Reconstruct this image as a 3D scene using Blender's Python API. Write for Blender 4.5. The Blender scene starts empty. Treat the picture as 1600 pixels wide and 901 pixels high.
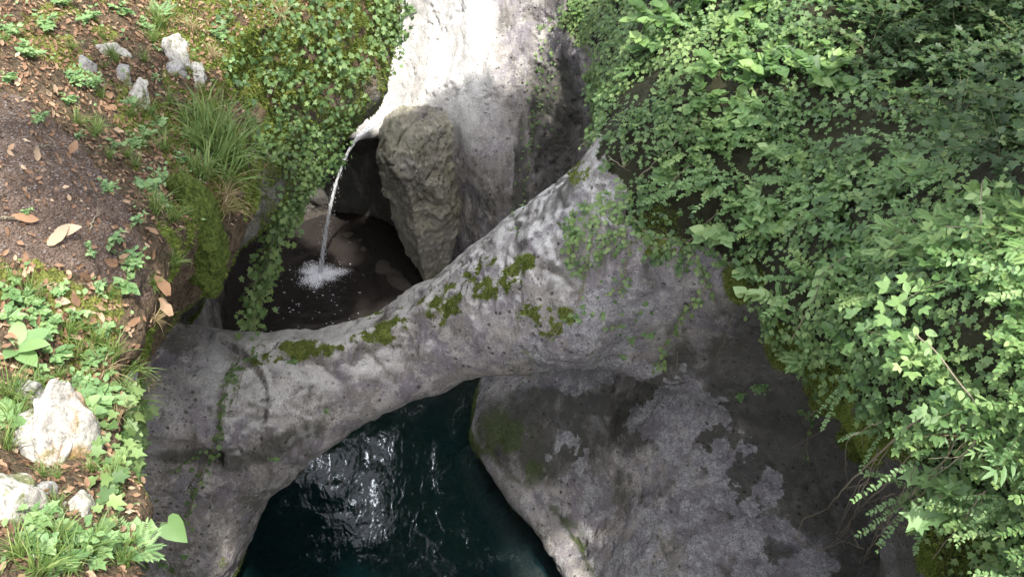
import bpy, math, random
import numpy as np
from mathutils import Vector
from mathutils.bvhtree import BVHTree

# ------------------------------------------------------------------ camera, sky, sun, exposure
SC = bpy.context.scene
COL = SC.collection
PITCH = math.radians(40.0)
CAMZ = 7.0
FPX = 1537.0
cam_d = bpy.data.cameras.new('camera')
cam = bpy.data.objects.new('camera', cam_d)
COL.objects.link(cam)
cam.location = (0, 0, CAMZ)
cam.rotation_euler = (math.radians(90) - PITCH, 0, 0)
cam_d.sensor_width = 36
cam_d.lens = 36 * FPX / 1600
cam_d.clip_start = 0.05
cam_d.clip_end = 500
SC.camera = cam

SUN_EL, SUN_AZ = math.radians(65), math.radians(150)     # azimuth from +Y towards +X
world = bpy.data.worlds.new('World')
SC.world = world
world.use_nodes = True
nt = world.node_tree
bg = nt.nodes['Background']
sky = nt.nodes.new('ShaderNodeTexSky')
sky.sky_type = 'NISHITA'
sky.sun_disc = False
sky.sun_elevation = SUN_EL
sky.sun_rotation = SUN_AZ
sky.air_density = 1.0
sky.dust_density = 2.5
# unseen bright cloud patch, added so the lower pool catches glints
geo = nt.nodes.new('ShaderNodeTexCoord')
def vdot(v):
    n = nt.nodes.new('ShaderNodeVectorMath'); n.operation = 'DOT_PRODUCT'; n.inputs[1].default_value = v
    nt.links.new(geo.outputs['Generated'], n.inputs[0]); return n.outputs['Value']
def wm(op, a, b, clamp=False):
    n = nt.nodes.new('ShaderNodeMath'); n.operation = op; n.use_clamp = clamp
    for q, i in ((a, 0), (b, 1)):
        if isinstance(q, (int, float)): n.inputs[i].default_value = q
        else: nt.links.new(q, n.inputs[i])
    return n.outputs[0]
cd_ = Vector((-.315, .60, .75)).normalized()
cn = nt.nodes.new('ShaderNodeTexNoise'); cn.inputs['Scale'].default_value = 2.6; cn.inputs['Detail'].default_value = 7
nt.links.new(geo.outputs['Generated'], cn.inputs['Vector'])
near_ = wm('MULTIPLY', wm('SUBTRACT', vdot(cd_), .9945), 280.0, True)
cm = wm('MULTIPLY', wm('ADD', wm('MULTIPLY', wm('SUBTRACT', cn.outputs['Fac'], .40), 4.0, True), .15, True), near_, True)
mxc = nt.nodes.new('ShaderNodeMix'); mxc.data_type = 'RGBA'
hz = nt.nodes.new('ShaderNodeMix'); hz.data_type = 'RGBA'; hz.inputs[0].default_value = .62
nt.links.new(sky.outputs[0], hz.inputs[6]); hz.inputs[7].default_value = (5.6, 5.5, 5.6, 1)      # thin white overcast veil
nt.links.new(cm, mxc.inputs[0]); nt.links.new(hz.outputs[2], mxc.inputs[6]); mxc.inputs[7].default_value = (95, 101, 110, 1)
nt.links.new(mxc.outputs[2], bg.inputs[0])
bg.inputs[1].default_value = 0.15
sun_d = bpy.data.lights.new('sun', 'SUN')
sun_d.energy = 2.3
sun_d.angle = math.radians(1.0)
sun_d.color = (1.0, 0.95, 0.87)
sun = bpy.data.objects.new('sun', sun_d)
COL.objects.link(sun)
sv = Vector((math.sin(SUN_AZ) * math.cos(SUN_EL), math.cos(SUN_AZ) * math.cos(SUN_EL), math.sin(SUN_EL)))
sun.rotation_euler = sv.to_track_quat('Z', 'Y').to_euler()
SC.view_settings.view_transform = 'Standard'
SC.view_settings.look = 'None'
SC.view_settings.exposure = 2.0
SC.view_settings.gamma = 1.0
SC.cycles.max_bounces = 8
SC.cycles.transparent_max_bounces = 16
SC.cycles.use_denoising = True
SC.cycles.caustics_reflective = False
SC.cycles.caustics_refractive = False
SC.cycles.sample_clamp_indirect = 6.0

# ------------------------------------------------------------------ measuring helpers
CP, SP = math.cos(PITCH), math.sin(PITCH)
def ray(px, py):
    u, v = (px - 800) / FPX, (450 - py) / FPX
    return np.array([u, CP + v * SP, -SP + v * CP])
def W(px, py, z=None, y=None, x=None, t=None):
    d = ray(px, py)
    if z is not None: t = (z - CAMZ) / d[2]
    elif y is not None: t = y / d[1]
    elif x is not None: t = x / d[0]
    return np.array([0, 0, CAMZ]) + d * t
def pix(P):
    P = np.asarray(P, dtype=float)
    q = P - np.array([0, 0, CAMZ])
    dep = q[..., 1] * CP - q[..., 2] * SP
    up = q[..., 1] * SP + q[..., 2] * CP
    dep = np.where(dep < 1e-3, 1e-3, dep)
    return 800 + q[..., 0] / dep * FPX, 450 - up / dep * FPX, dep

# ------------------------------------------------------------------ noise
def _hash(ix, iy, iz, seed):
    h = (ix.astype(np.uint32) * np.uint32(374761393) + iy.astype(np.uint32) * np.uint32(668265263)
         + iz.astype(np.uint32) * np.uint32(2147483647 & 1274126177) + np.uint32(seed * 974711 & 0xffffffff))
    h = (h ^ (h >> np.uint32(13))) * np.uint32(1274126177)
    h = h ^ (h >> np.uint32(16))
    return (h & np.uint32(0xffffff)).astype(np.float32) / np.float32(0xffffff) * 2 - 1
def vnoise(P, seed=0):
    P = np.asarray(P, dtype=np.float32)
    I = np.floor(P).astype(np.int64)
    f = (P - I).astype(np.float32)
    f = f * f * f * (f * (f * 6 - 15) + 10)
    I = I & 0x7fffffff
    out = 0
    for dx in (0, 1):
        wx = f[:, 0] if dx else 1 - f[:, 0]
        for dy in (0, 1):
            wy = f[:, 1] if dy else 1 - f[:, 1]
            for dz in (0, 1):
                wz = f[:, 2] if dz else 1 - f[:, 2]
                out = out + wx * wy * wz * _hash(I[:, 0] + dx, I[:, 1] + dy, I[:, 2] + dz, seed)
    return out
def rotp(P):
    R = np.array([[0.36, 0.48, -0.8], [-0.8, 0.6, 0.0], [0.48, 0.64, 0.6]], dtype=np.float32)
    return P @ R.T
def fbm(P, scale, octs=4, seed=0, gain=0.5, lac=2.03):
    q = rotp(np.asarray(P, dtype=np.float32) * scale)
    a, s, n = 1.0, 0.0, 0.0
    for i in range(octs):
        s = s + a * vnoise(q, seed + i * 7)
        n += a
        a *= gain
        q = rotp(q * lac) + 17.3
    return s / n
def sstep(a, b, x):
    t = np.clip((x - a) / (b - a), 0, 1)
    return t * t * (3 - 2 * t)

# ------------------------------------------------------------------ implicit rock helpers
class TPS:
    """thin plate spline through scattered control points: value = f(u, v)"""
    def __init__(self, pts, reg=0.004):
        a = np.array(pts, dtype=float)
        self.p = a[:, :2]
        n = len(a)
        K = self.k(np.linalg.norm(self.p[:, None] - self.p[None], axis=2)) + np.eye(n) * reg
        A = np.zeros((n + 3, n + 3))
        A[:n, :n] = K
        A[:n, n] = 1; A[:n, n + 1:] = self.p
        A[n, :n] = 1; A[n + 1:, :n] = self.p.T
        b = np.zeros(n + 3); b[:n] = a[:, 2]
        self.w = np.linalg.solve(A, b)
    def k(self, r):
        return np.where(r > 1e-9, r * r * np.log(np.maximum(r, 1e-9)), 0)
    def __call__(self, u, v):
        n = len(self.p)
        out = self.w[n] + self.w[n + 1] * u + self.w[n + 2] * v
        for i in range(n):
            out = out + self.w[i] * self.k(np.hypot(u - self.p[i, 0], v - self.p[i, 1]))
        return out.astype(np.float32)
def smin(a, b, k):
    h = np.clip(0.5 + 0.5 * (b - a) / k, 0, 1)
    return b + (a - b) * h - k * h * (1 - h)
def smax(a, b, k):
    return -smin(-a, -b, k)
def surface_nets(F, org, h):
    ins = F < 0
    nx, ny, nz = F.shape
    c = np.zeros((nx - 1, ny - 1, nz - 1), dtype=np.uint8)
    for dx in (0, 1):
        for dy in (0, 1):
            for dz in (0, 1):
                c += ins[dx:nx - 1 + dx, dy:ny - 1 + dy, dz:nz - 1 + dz]
    act = (c > 0) & (c < 8)
    ijk = np.argwhere(act)
    idx = np.full(act.shape, -1, dtype=np.int64)
    idx[act] = np.arange(len(ijk))
    acc = np.zeros((len(ijk), 3)); cnt = np.zeros(len(ijk))
    corners = [(0, 0, 0), (1, 0, 0), (0, 1, 0), (1, 1, 0), (0, 0, 1), (1, 0, 1), (0, 1, 1), (1, 1, 1)]
    cv = {k: F[ijk[:, 0] + k[0], ijk[:, 1] + k[1], ijk[:, 2] + k[2]] for k in corners}
    for a in corners:
        for ax in range(3):
            if a[ax] == 1: continue
            b = list(a); b[ax] = 1; b = tuple(b)
            m = (cv[a] < 0) != (cv[b] < 0)
            t = cv[a] / np.where(np.abs(cv[a] - cv[b]) < 1e-12, 1e-12, cv[a] - cv[b])
            p = np.array(a, dtype=float)[None].repeat(len(ijk), 0)
            p[:, ax] = t
            acc[m] += p[m]; cnt[m] += 1
    V = (ijk + acc / np.maximum(cnt, 1)[:, None]) * h + np.array(org)
    Q = []
    for ax in range(3):
        s0 = [slice(None)] * 3; s1 = [slice(None)] * 3
        s0[ax] = slice(0, -1); s1[ax] = slice(1, None)
        A, B = ins[tuple(s0)], ins[tuple(s1)]
        for flip in (0, 1):
            e = np.argwhere((A & ~B) if flip == 0 else (~A & B))
            o = [k for k in range(3) if k != ax]
            ok = np.ones(len(e), bool)
            for k in o:
                ok &= (e[:, k] > 0) & (e[:, k] < F.shape[k] - 1)
            e = e[ok]
            q = []
            for d in ((0, 0), (1, 0), (1, 1), (0, 1)):
                f = e.copy()
                f[:, o[0]] -= d[0]; f[:, o[1]] -= d[1]
                q.append(idx[f[:, 0], f[:, 1], f[:, 2]])
            q = np.stack(q, 1)
            if (flip == 1) != (ax == 1): q = q[:, ::-1]
            Q.append(q)
    Q = np.concatenate(Q)
    return V, Q
def vnormals(V, Q):
    n = np.cross(V[Q[:, 2]] - V[Q[:, 0]], V[Q[:, 3]] - V[Q[:, 1]])
    N = np.zeros_like(V)
    for k in range(4):
        for a in range(3):
            N[:, a] += np.bincount(Q[:, k], weights=n[:, a], minlength=len(V))
    return N / np.maximum(np.linalg.norm(N, axis=1), 1e-12)[:, None]
def subdivide(V, Q):
    E = np.sort(np.stack([Q, np.roll(Q, -1, 1)], 2).reshape(-1, 2), 1)
    key = E[:, 0].astype(np.int64) * len(V) + E[:, 1]
    uk, inv = np.unique(key, return_inverse=True)
    a, b = uk // len(V), uk % len(V)
    EM = (V[a] + V[b]) / 2
    FC = V[Q].mean(1)
    e = inv.reshape(-1, 4) + len(V)
    f = np.arange(len(Q)) + len(V) + len(uk)
    NV = np.concatenate([V, EM, FC])
    NQ = np.concatenate([np.stack([Q[:, i], e[:, i], f, e[:, (i + 3) % 4]], 1) for i in range(4)])
    return NV, NQ
def smooth(V, Q, it=1, lam=0.5):
    E = np.concatenate([Q[:, [0, 1]], Q[:, [1, 2]], Q[:, [2, 3]], Q[:, [3, 0]]])
    a = np.concatenate([E[:, 0], E[:, 1]]); b = np.concatenate([E[:, 1], E[:, 0]])
    cnt = np.maximum(np.bincount(a, minlength=len(V)), 1)
    for _ in range(it):
        M = np.stack([np.bincount(a, weights=V[b, k], minlength=len(V)) for k in range(3)], 1) / cnt[:, None]
        V = V + (M - V) * lam
    return V
def compact(V, Q, *attrs):
    used = np.unique(Q)
    m = np.full(len(V), -1); m[used] = np.arange(len(used))
    return (V[used], m[Q]) + tuple(a[used] for a in attrs)

def make_mesh(name, V, F, mats, attrs=None, parent=None, smooth_shade=True, mat_idx=None, sizes=None):
    """F: (n,k) array, or a flat index array with sizes"""
    me = bpy.data.meshes.new(name)
    V = np.asarray(V, dtype=np.float32)
    if sizes is None:
        k = F.shape[1]
        sizes = np.full(len(F), k, dtype=np.int32)
        flat = np.asarray(F, dtype=np.int32).ravel()
    else:
        flat = np.asarray(F, dtype=np.int32)
    me.vertices.add(len(V)); me.vertices.foreach_set('co', V.ravel())
    me.loops.add(len(flat)); me.loops.foreach_set('vertex_index', flat)
    me.polygons.add(len(sizes))
    st = np.zeros(len(sizes), dtype=np.int32); st[1:] = np.cumsum(sizes)[:-1]
    me.polygons.foreach_set('loop_start', st)
    me.polygons.foreach_set('loop_total', np.asarray(sizes, dtype=np.int32))
    me.polygons.foreach_set('use_smooth', np.full(len(sizes), smooth_shade, dtype=bool))
    for m in (mats if isinstance(mats, (list, tuple)) else [mats]):
        me.materials.append(m)
    if mat_idx is not None:
        me.polygons.foreach_set('material_index', np.asarray(mat_idx, dtype=np.int32))
    me.update(calc_edges=True)
    for k, a in (attrs or {}).items():
        at = me.attributes.new(k, 'FLOAT', 'POINT')
        at.data.foreach_set('value', np.asarray(a, dtype=np.float32))
    o = bpy.data.objects.new(name, me)
    COL.objects.link(o)
    if parent: o.parent = parent
    return o
def tag(o, label=None, cat=None, group=None, kind=None):
    if label: o['label'] = label
    if cat: o['category'] = cat
    if group: o['group'] = group
    if kind: o['kind'] = kind
    return o
# ------------------------------------------------------------------ shapes of the gorge
def C(px, py, **k):
    return W(px, py, **k)
def yz(*pts):                      # world points -> (y, z, x) rows
    return [(p[1], p[2], p[0]) for p in pts]
# right cliff: solid where x > f(y, z)
f_right = TPS(yz(
    C(960, 648, z=1.18), C(1005, 612, z=1.5), C(1040, 570, z=1.92),
    C(900, 880, z=.32), C(822, 798, z=.32), C(742, 690, z=.34), (-.3, 6.5, .3), (0.0, 7.4, .3),
    (.8, 4.66, -.3), (.5, 5.2, -.4), (.1, 5.9, -.3), (.15, 6.8, -.4), (1.0, 3.4, .2), (1.2, 2.0, .2), (1.2, 3.4, -.4), (1.4, .5, .2),
    C(960, 800, z=.75), C(1000, 700, z=1.25), C(880, 700, z=.85), C(1060, 610, z=1.95), C(1100, 850, z=1.1),
    C(1000, 500, z=2.55), C(900, 560, z=2.0), C(1090, 400, z=3.25), C(960, 400, z=3.1),
    C(1250, 700, z=1.6), C(1200, 600, z=2.2), C(1180, 500, z=2.85), C(1400, 860, z=1.9), C(1300, 850, z=1.3), C(1180, 760, z=1.35),
    C(1200, 500, z=3.25), C(1330, 690, z=3.15), C(1450, 880, z=3.1), (1.7, 1.5, 3.0), (1.6, .5, 3.2), (1.5, 2.2, 1.5),
    C(1600, 900, z=3.8), C(1560, 450, z=4.6), C(1400, 300, z=4.3), (1.9, 1.2, 4.6), (2.1, 0, 4.6),
    C(960, 250, z=3.55), C(1000, 50, z=3.9), C(1200, 110, z=4.2), C(1500, 60, z=4.5), (2.9, 3.8, 5.2), (3.2, 2.0, 5.4), (3.4, 5.5, 5.2),
    C(935, 230, y=6.1), C(945, 130, y=6.9), C(925, 60, y=8.0), C(890, 45, y=9.0), (.9, 6.9, 2.4), (1.1, 7.8, 2.4), (.5, 7.2, 1.0), (.9, 8.4, 1.2), (.35, 7.6, .2), (2.2, 9.5, 4.6), (1.3, 9.0, 3.6), (.95, 8.6, 3.1), (1.2, 9.4, 1.2),
))
# back wall: solid where y > h(x, z)
def xz(*pts):
    return [(p[0], p[2], p[1]) for p in pts]
h_back = TPS(xz(
    (-2.3, 9.75, 0), (-1.08, 9.2, 0), (-.3, 8.5, 0), (-.3, 8.3, .3), (0, 8.0, .9), (.3, 8.3, .5), (.3, 8.55, 1.4), (.42, 8.75, 1.9), (.55, 8.95, 2.5), (.9, 8.6, 1.5), (.9, 9.1, 2.9), (.62, 9.3, 3.1),
    (-.25, 8.2, 1.0), (-.3, 8.45, 1.6), (0, 8.7, 1.97), (-.4, 8.8, 2.0), (0.05, 9.6, 2.8), (-.45, 9.6, 2.6), (.35, 9.5, 2.9),
    (-.62, 8.72, 1.0), (-.5, 8.5, .6), (-.52, 8.62, 1.5), (-.75, 9.7, 2.2), (-.9, 9.3, 1.85),
    (-1.3, 9.45, 1.72), (-1.62, 9.0, 1.55), (-1.45, 9.35, 1.2), (-1.6, 9.75, .8), (-2.0, 9.35, 1.5), (-2.1, 9.9, .8), (-1.3, 10.4, 2.2), (-.95, 10.4, 2.5),
    (-3, 9.6, 1), (-3.3, 9.4, 0), (-3, 9.2, 1.8), (-3, 10.0, 2.6), (-1.8, 10.3, 2.6), (0, 10.6, 3.4), (-1, 11.2, 3.2), (1, 10.9, 3.6), (-3, 11.4, 3.6), (0, 12.3, 4.4), (-2, 12.3, 4.4), (2, 12, 4.6),
    (0, 8.6, -.8), (-2, 10, -.8), (-1, 9.4, -.8), (-3, 9.8, -.8),
))
# left bank: solid where x < l(y, z) and z < g(x, y)
l_left = TPS(yz(
    C(352, 400, z=4.0), C(262, 480, z=4.15), C(195, 640, z=4.4), C(165, 850, z=4.55), (-.75, 1.0, 4.6), (.3, .45, 4.8), (1.2, .1, 4.9),
    (-1.5, 2.0, 3.7), (-1.9, 3.0, 3.4), (-2.0, 3.8, 3.4), (-1.7, 1.0, 3.4), (-2.3, 3.2, 2.4), (-2.3, 1.5, 2.2), (-2.4, 2, 1.0), (-2.6, 0, 1),
    C(375, 130, z=4.25), C(480, 60, z=4.35), C(585, 60, z=4.1), C(575, 160, z=3.75), C(520, 230, z=3.5), C(450, 330, z=3.25), C(430, 230, z=3.75), C(370, 250, z=4.15),
    C(600, 0, y=6.9), (-1.9, 7.6, 3.9), (-2.3, 7.6, 3.3), (-3.2, 8.4, 4.0), (-3.5, 9.2, 4.3), (-3.5, 9, 3.2),
    (-2.15, 7.0, 2.4), (-2.15, 6.3, 2.5), (-2.6, 6.8, 1.6), (-2.1, 5.4, 2.7), (-2.4, 4.6, 2.6), (-3.2, 6.8, .5), (-3.0, 5.5, 1), (-3.4, 8.5, .5), (-3.5, 8.5, 2),
), reg=.01)
g_ground = TPS([
    (-1.1, 1.3, 5.15), (-1.5, 2.8, 5.12), (-2.1, 3.6, 5.2), (-2.8, 2.8, 5.45), (-2.2, 1.5, 5.4), (-3.4, 4, 5.5), (-2.5, 5.2, 5.15), (-3.5, 6.5, 5.3),
    (-1.35, 2.3, 4.8), (-1.3, 3.2, 4.65), (-1.55, 3.7, 4.65), (-1.15, 1.8, 4.86), (-.95, 1.2, 4.95), (-1.75, 4.6, 4.75), (-1.8, 5.4, 4.7), (-1.2, 5.9, 4.55), (-.95, 6.5, 4.45),
    (-2, 6.8, 4.8), (-1.5, 8, 4.8), (-3.2, 8.5, 5.2), (0, .2, 5.3), (1, 0, 5.35), (-1.5, 0, 5.4), (-3, 0, 5.6), (1, -.6, 5.4), (-3, -.6, 5.6)], reg=.01)

def grid(x0, x1, y0, y1, z0, z1, h):
    xs = np.arange(x0, x1, h, dtype=np.float32); ys = np.arange(y0, y1, h, dtype=np.float32); zs = np.arange(z0, z1, h, dtype=np.float32)
    return xs, ys, zs
def seg_field(X, Y, Z, a, b, ra, rb, sx=1, sy=1, sz=1):
    """distance to a round cone from a to b (approximate)"""
    a = np.asarray(a, float); b = np.asarray(b, float)
    s = np.array([sx, sy, sz], float)
    d = (b - a) * s
    L = float(d @ d) + 1e-9
    t = ((X - a[0]) * s[0] * d[0] + (Y - a[1]) * s[1] * d[1] + (Z - a[2]) * s[2] * d[2]) / np.float32(L)
    t = np.clip(t, 0, 1)
    q = np.sqrt(((X - a[0]) * s[0] - t * d[0]) ** 2 + ((Y - a[1]) * s[1] - t * d[1]) ** 2 + ((Z - a[2]) * s[2] - t * d[2]) ** 2)
    return (q - (ra + (rb - ra) * t)).astype(np.float32)

# the natural bridge, as a chain of sections (centre, radius)
ARCH = [
    (C(215, 640, z=1.75), .62), (C(320, 635, z=1.72), .5), (C(415, 632, z=1.70), .44), (C(510, 604, z=1.72), .37), (C(610, 560, z=1.85), .345),
    (C(700, 514, z=2.03), .395), (C(795, 474, z=2.27), .49), (C(890, 440, z=2.55), .54), (C(965, 405, z=2.8), .40)]
PIER = [(C(420, 650, z=1.6), .40), (C(325, 745, z=1.1), .50), (C(245, 850, z=.5), .62), (C(180, 940, z=-.2), .75), (C(150, 990, z=-1.0), .85)]
GROOVE = [(C(150, 700, z=2.2), .07), (C(215, 708, z=1.95), .10), (C(300, 716, z=1.78), .085), (C(380, 696, z=1.68), .06), (C(450, 668, z=1.62), .02)]


RIM = [(C(752, 672, z=.28), .05), (C(772, 722, z=.32), .09), (C(822, 785, z=.32), .11), (C(880, 860, z=.30), .12), (C(915, 930, z=.30), .13)]
SHOAL = [(C(745, 730, z=-.30), .2), (C(800, 825, z=-.32), .24), (C(840, 920, z=-.36), .28)]
SHELF = [(C(340, 372, z=-.16), .16), (C(430, 352, z=-.15), .17), (C(500, 358, z=-.15), .17), (C(552, 392, z=-.15), .17), (C(598, 430, z=-.15), .17), (C(640, 470, z=-.17), .17), (C(655, 500, z=-.2), .17)]
CLEFT = [(C(822, 90, y=9.75), .04), (C(826, 190, y=9.1), .10), (C(816, 270, y=8.75), .12), (C(806, 350, y=8.45), .12), (C(800, 420, y=8.3), .1)]
BROW = [(C(340, 548, z=2.0), .005), (C(440, 546, z=2.15), .06), (C(520, 548, z=2.16), .08), (C(620, 512, z=2.22), .09), (C(700, 470, z=2.40), .09), (C(790, 428, z=2.68), .09), (C(850, 396, z=2.90), .06), (C(900, 370, z=3.0), .005)]
def chain_field(X, Y, Z, ch, s=(1, 1, 1)):
    out = None
    for (a, ra), (b, rb) in zip(ch[:-1], ch[1:]):
        q = seg_field(X, Y, Z, a, b, ra, rb, *s)
        out = q if out is None else np.minimum(out, q)
    return out
def arch_field(X, Y, Z):
    A = chain_field(X, Y, Z, ARCH, (1, .8, 1.0))
    P = chain_field(X, Y, Z, PIER, (1, .9, 1))
    return smin(A, P, .22)
def left_wall(X, Y, Z):
    return np.maximum((X + 2.95 - .25 * np.sin(Y * 1.3) + .10 * Z) * .9, Z - 2.9)
def build_rock_field(h):
    xs, ys, zs = (np.arange(a, b, h, dtype=np.float32) for a, b in ((-3.9, 3.9), (-.6, 12.6), (-1.3, 5.6)))
    X, Y, Z = xs[:, None, None], ys[None, :, None], zs[None, None, :]
    fr = np.clip(f_right(ys[:, None].astype(float), zs[None, :].astype(float)), -.6, 6)
    hb = h_back(xs[:, None].astype(float), zs[None, :].astype(float))
    R = (fr[None] - X) * np.float32(.85)
    B = ((hb[:, None, :] - Y) * np.float32(.8))
    F = smin(R, np.broadcast_to(B, R.shape), .12)
    del R, B
    F = smin(F, arch_field(X, Y, Z), .42)
    F = smax(F, -chain_field(X, Y, Z, GROOVE), .14)
    F = smax(F, -chain_field(X, Y, Z, CLEFT), .10)
    F = smin(F, chain_field(X, Y, Z, BROW), .07)
    F = smin(F, chain_field(X, Y, Z, RIM), .06)
    F = smin(F, np.minimum(chain_field(X, Y, Z, SHOAL), chain_field(X, Y, Z, SHELF)), .10)
    F = smin(F, left_wall(X, Y, Z) + 0 * F, .35)
    F = smin(F, Z + 1.05 + 0 * F, .3)
    return F.astype(np.float32), (xs[0], ys[0], zs[0])
HR = .035
F, org = build_rock_field(HR)
RV, RQ = surface_nets(F, org, HR)
del F
# drop what lies outside the gorge (the box faces) and refine
RV = smooth(RV, RQ, 2, .5)
RV, RQ = subdivide(RV, RQ)
RV = smooth(RV, RQ, 1, .5)
RN = vnormals(RV, RQ)
def region(V, px, py, rx, ry, ang=0.0):
    """soft mask around a point of the rock that faces the viewpoint of the survey; falls off 1 -> 0"""
    x, y, d = pix(V)
    c, s = math.cos(math.radians(ang)), math.sin(math.radians(ang))
    u = ((x - px) * c + (y - py) * s) / rx; v = (-(x - px) * s + (y - py) * c) / ry
    return 1 - sstep(.6, 1.3, np.hypot(u, v))
# ------------------------------------------------------------------ weathering of the rock (real relief) and its maps of stain and painted light
def rock_relief(V, N):
    big = fbm(V, 1.1, 3, 3)
    med = fbm(V * [1, 1, 1], 3.3, 4, 11)
    fine = fbm(V, 13, 3, 23)
    rid = 1 - np.abs(fbm(V * [1, 1, .8], 4.2, 3, 31)) * 2.2
    x, y, z = V[:, 0], V[:, 1], V[:, 2]
    d = .05 * big + .034 * med + .006 * fine
    # solution pits
    pit = sstep(.22, .5, fbm(V, 17, 2, 41)) * sstep(-.1, .3, fbm(V, 2.1, 2, 43))
    d -= .02 * pit
    # flutes running down the tall right wall
    wallm = sstep(.7, 1.1, x) * sstep(4.9, 4.4, y) * sstep(3.2, 2.6, z)
    d += wallm * (.05 * fbm(V * [1, 1, .25], 4.5, 3, 51) + .02 * rid)
    # back wall is rougher to the right of the pale slab
    bw = sstep(7.4, 8.0, y) * sstep(0.05, .25, x)
    d += bw * (.07 * fbm(V * [1, 1, .5], 3.2, 4, 61) + .03 * rid)
    slab = sstep(7.8, 8.2, y) * sstep(-.75, -.6, x) * sstep(.15, 0.0, x)
    d += slab * .075 * fbm(V * [1.0, .4, .28], 4.2, 3, 71)
    cave = sstep(8.0, 8.8, y) * sstep(1.7, 1.4, z) * sstep(-.9, -1.1, x)
    d += cave * (.10 * fbm(V, 3.0, 3, 81))
    lich = sstep(.55, .9, x) * sstep(2.6, 2.2, z)
    near = sstep(7.2, 6.6, y)
    d += near * (.03 * fbm(V * [1.3, 1.3, .6], 2.4, 4, 93) - .018 * sstep(.55, .95, rid) * sstep(0, .3, fbm(V, 1.9, 2, 95)))
    d += lich * .02 * sstep(.0, .25, fbm(V, 5.5, 4, 91))
    return d.astype(np.float64)
RV = RV + RN * rock_relief(RV, RN)[:, None]
RN = vnormals(RV, RQ)
x, y, z = RV.T
nb1 = fbm(RV, 1.7, 4, 101); nb2 = fbm(RV, 5.0, 4, 111); nb3 = fbm(RV, 2.6, 4, 121)
PX, PY, PD = pix(RV)
# pale limestone: the slab behind, the chute; top light painted on the brow of the arch
pale = sstep(7.7, 8.3, y) * sstep(-1.7, -1.4, x) * sstep(.02, -.26, x + .14 * nb1 + (y - 9) * .03) * sstep(1.45, 2.0, z + .3 * nb1)
pale = np.maximum(pale, .85 * sstep(8.6, 8.9, y) * sstep(-1.9, -1.5, x) * sstep(-.4, -.8, x) * sstep(1.4, 1.55, z))
pale *= (1 - .5 * region(RV, 800, 130, 50, 200, 8))  # shaded right side of the slab painted darker
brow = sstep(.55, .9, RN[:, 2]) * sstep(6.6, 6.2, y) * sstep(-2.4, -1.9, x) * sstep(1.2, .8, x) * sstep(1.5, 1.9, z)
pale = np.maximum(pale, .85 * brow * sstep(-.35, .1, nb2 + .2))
# lichen: crusty white and lilac patches
lichm = np.zeros(len(RV))
for a in ((1050, 660, 75, 75, -20), (1110, 640, 40, 30, 0), (1130, 740, 110, 70, 25), (1010, 850, 120, 80, 0), (1170, 860, 100, 60, 0), (890, 700, 26, 40, -35), (950, 800, 50, 60, -20),
          (940, 500, 110, 60, -20), (900, 560, 90, 50, -10), (1000, 560, 40, 40, -30), (1270, 880, 40, 30, 0), (870, 730, 25, 30, 0)):
    lichm = np.maximum(lichm, region(RV, *a))
lcf = fbm(RV, 9, 5, 141, .7)
lichm = sstep(.34, .56, lichm * .62 + .75 * nb2 + .75 * lcf) * (lichm > .01) * (y < 6.8)
# olive staining, plus shade painted into hollows of the right wall and beneath the arch
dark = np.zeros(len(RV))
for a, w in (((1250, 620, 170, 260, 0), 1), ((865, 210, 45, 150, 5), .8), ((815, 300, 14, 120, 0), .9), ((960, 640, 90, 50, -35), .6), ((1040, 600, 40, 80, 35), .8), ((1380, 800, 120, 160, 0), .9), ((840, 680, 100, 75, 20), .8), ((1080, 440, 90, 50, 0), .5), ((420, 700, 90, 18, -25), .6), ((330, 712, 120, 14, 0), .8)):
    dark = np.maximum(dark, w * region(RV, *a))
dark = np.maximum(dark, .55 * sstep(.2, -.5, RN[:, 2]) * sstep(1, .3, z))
dark = np.maximum(dark, .85 * sstep(7.4, 8.2, y) * sstep(1.75, 1.3, z + .1 * nb1) * sstep(-.55, -.8, x))  # shade of the cave behind the fall painted in
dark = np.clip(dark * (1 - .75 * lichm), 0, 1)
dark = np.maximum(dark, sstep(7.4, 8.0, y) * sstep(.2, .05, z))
moss = np.zeros(len(RV))
for a in ((605, 510, 62, 24, -25), (700, 462, 70, 24, -28), (690, 478, 70, 24, -25), (765, 435, 80, 30, -15), (850, 500, 50, 30, 0), (480, 545, 60, 14, 0), (790, 437, 14, 14, 0), (770, 400, 14, 6, -20), (820, 405, 25, 10, 0), (1030, 365, 45, 40, 0), (905, 270, 20, 25, -30), (420, 560, 40, 10, 0)):
    moss = np.maximum(moss, region(RV, *a))
nb4 = fbm(RV, 15, 5, 131, .65)
EDGE = np.zeros(len(RV))
for a in ((1235, 545, 45, 35, 30), (1300, 610, 60, 45, 40), (1350, 680, 50, 40, 40), (1420, 690, 60, 35, 0), (1500, 870, 70, 60, 0), (1160, 440, 35, 35, 0)):
    EDGE = np.maximum(EDGE, region(RV, *a))
rimd = chain_field(RV[:, 0], RV[:, 1], RV[:, 2], RIM)
rimm = sstep(.05, .0, rimd) * sstep(.1, .3, RV[:, 2] + .1 * nb2)
moss = sstep(.37, .55, moss * .45 + .8 * nb4 + .35 * nb2) * (moss > .01) * (y < 7)
moss = np.maximum(moss, sstep(.3, .6, EDGE * .9 + .6 * nb2) * (y < 6) * .9)
MOSS_W = moss
green = sstep(.0, .25, .9 * sstep(.62, .15, z + .12 * nb1) * sstep(.0, .3, z) - .25 + .5 * nb3) * sstep(3.9, 4.4, y) * sstep(6.9, 6.4, y)
green = np.maximum(green, region(RV, 880, 850, 40, 90, -25) * .6 * sstep(-.1, .3, nb2 + .1))
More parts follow.
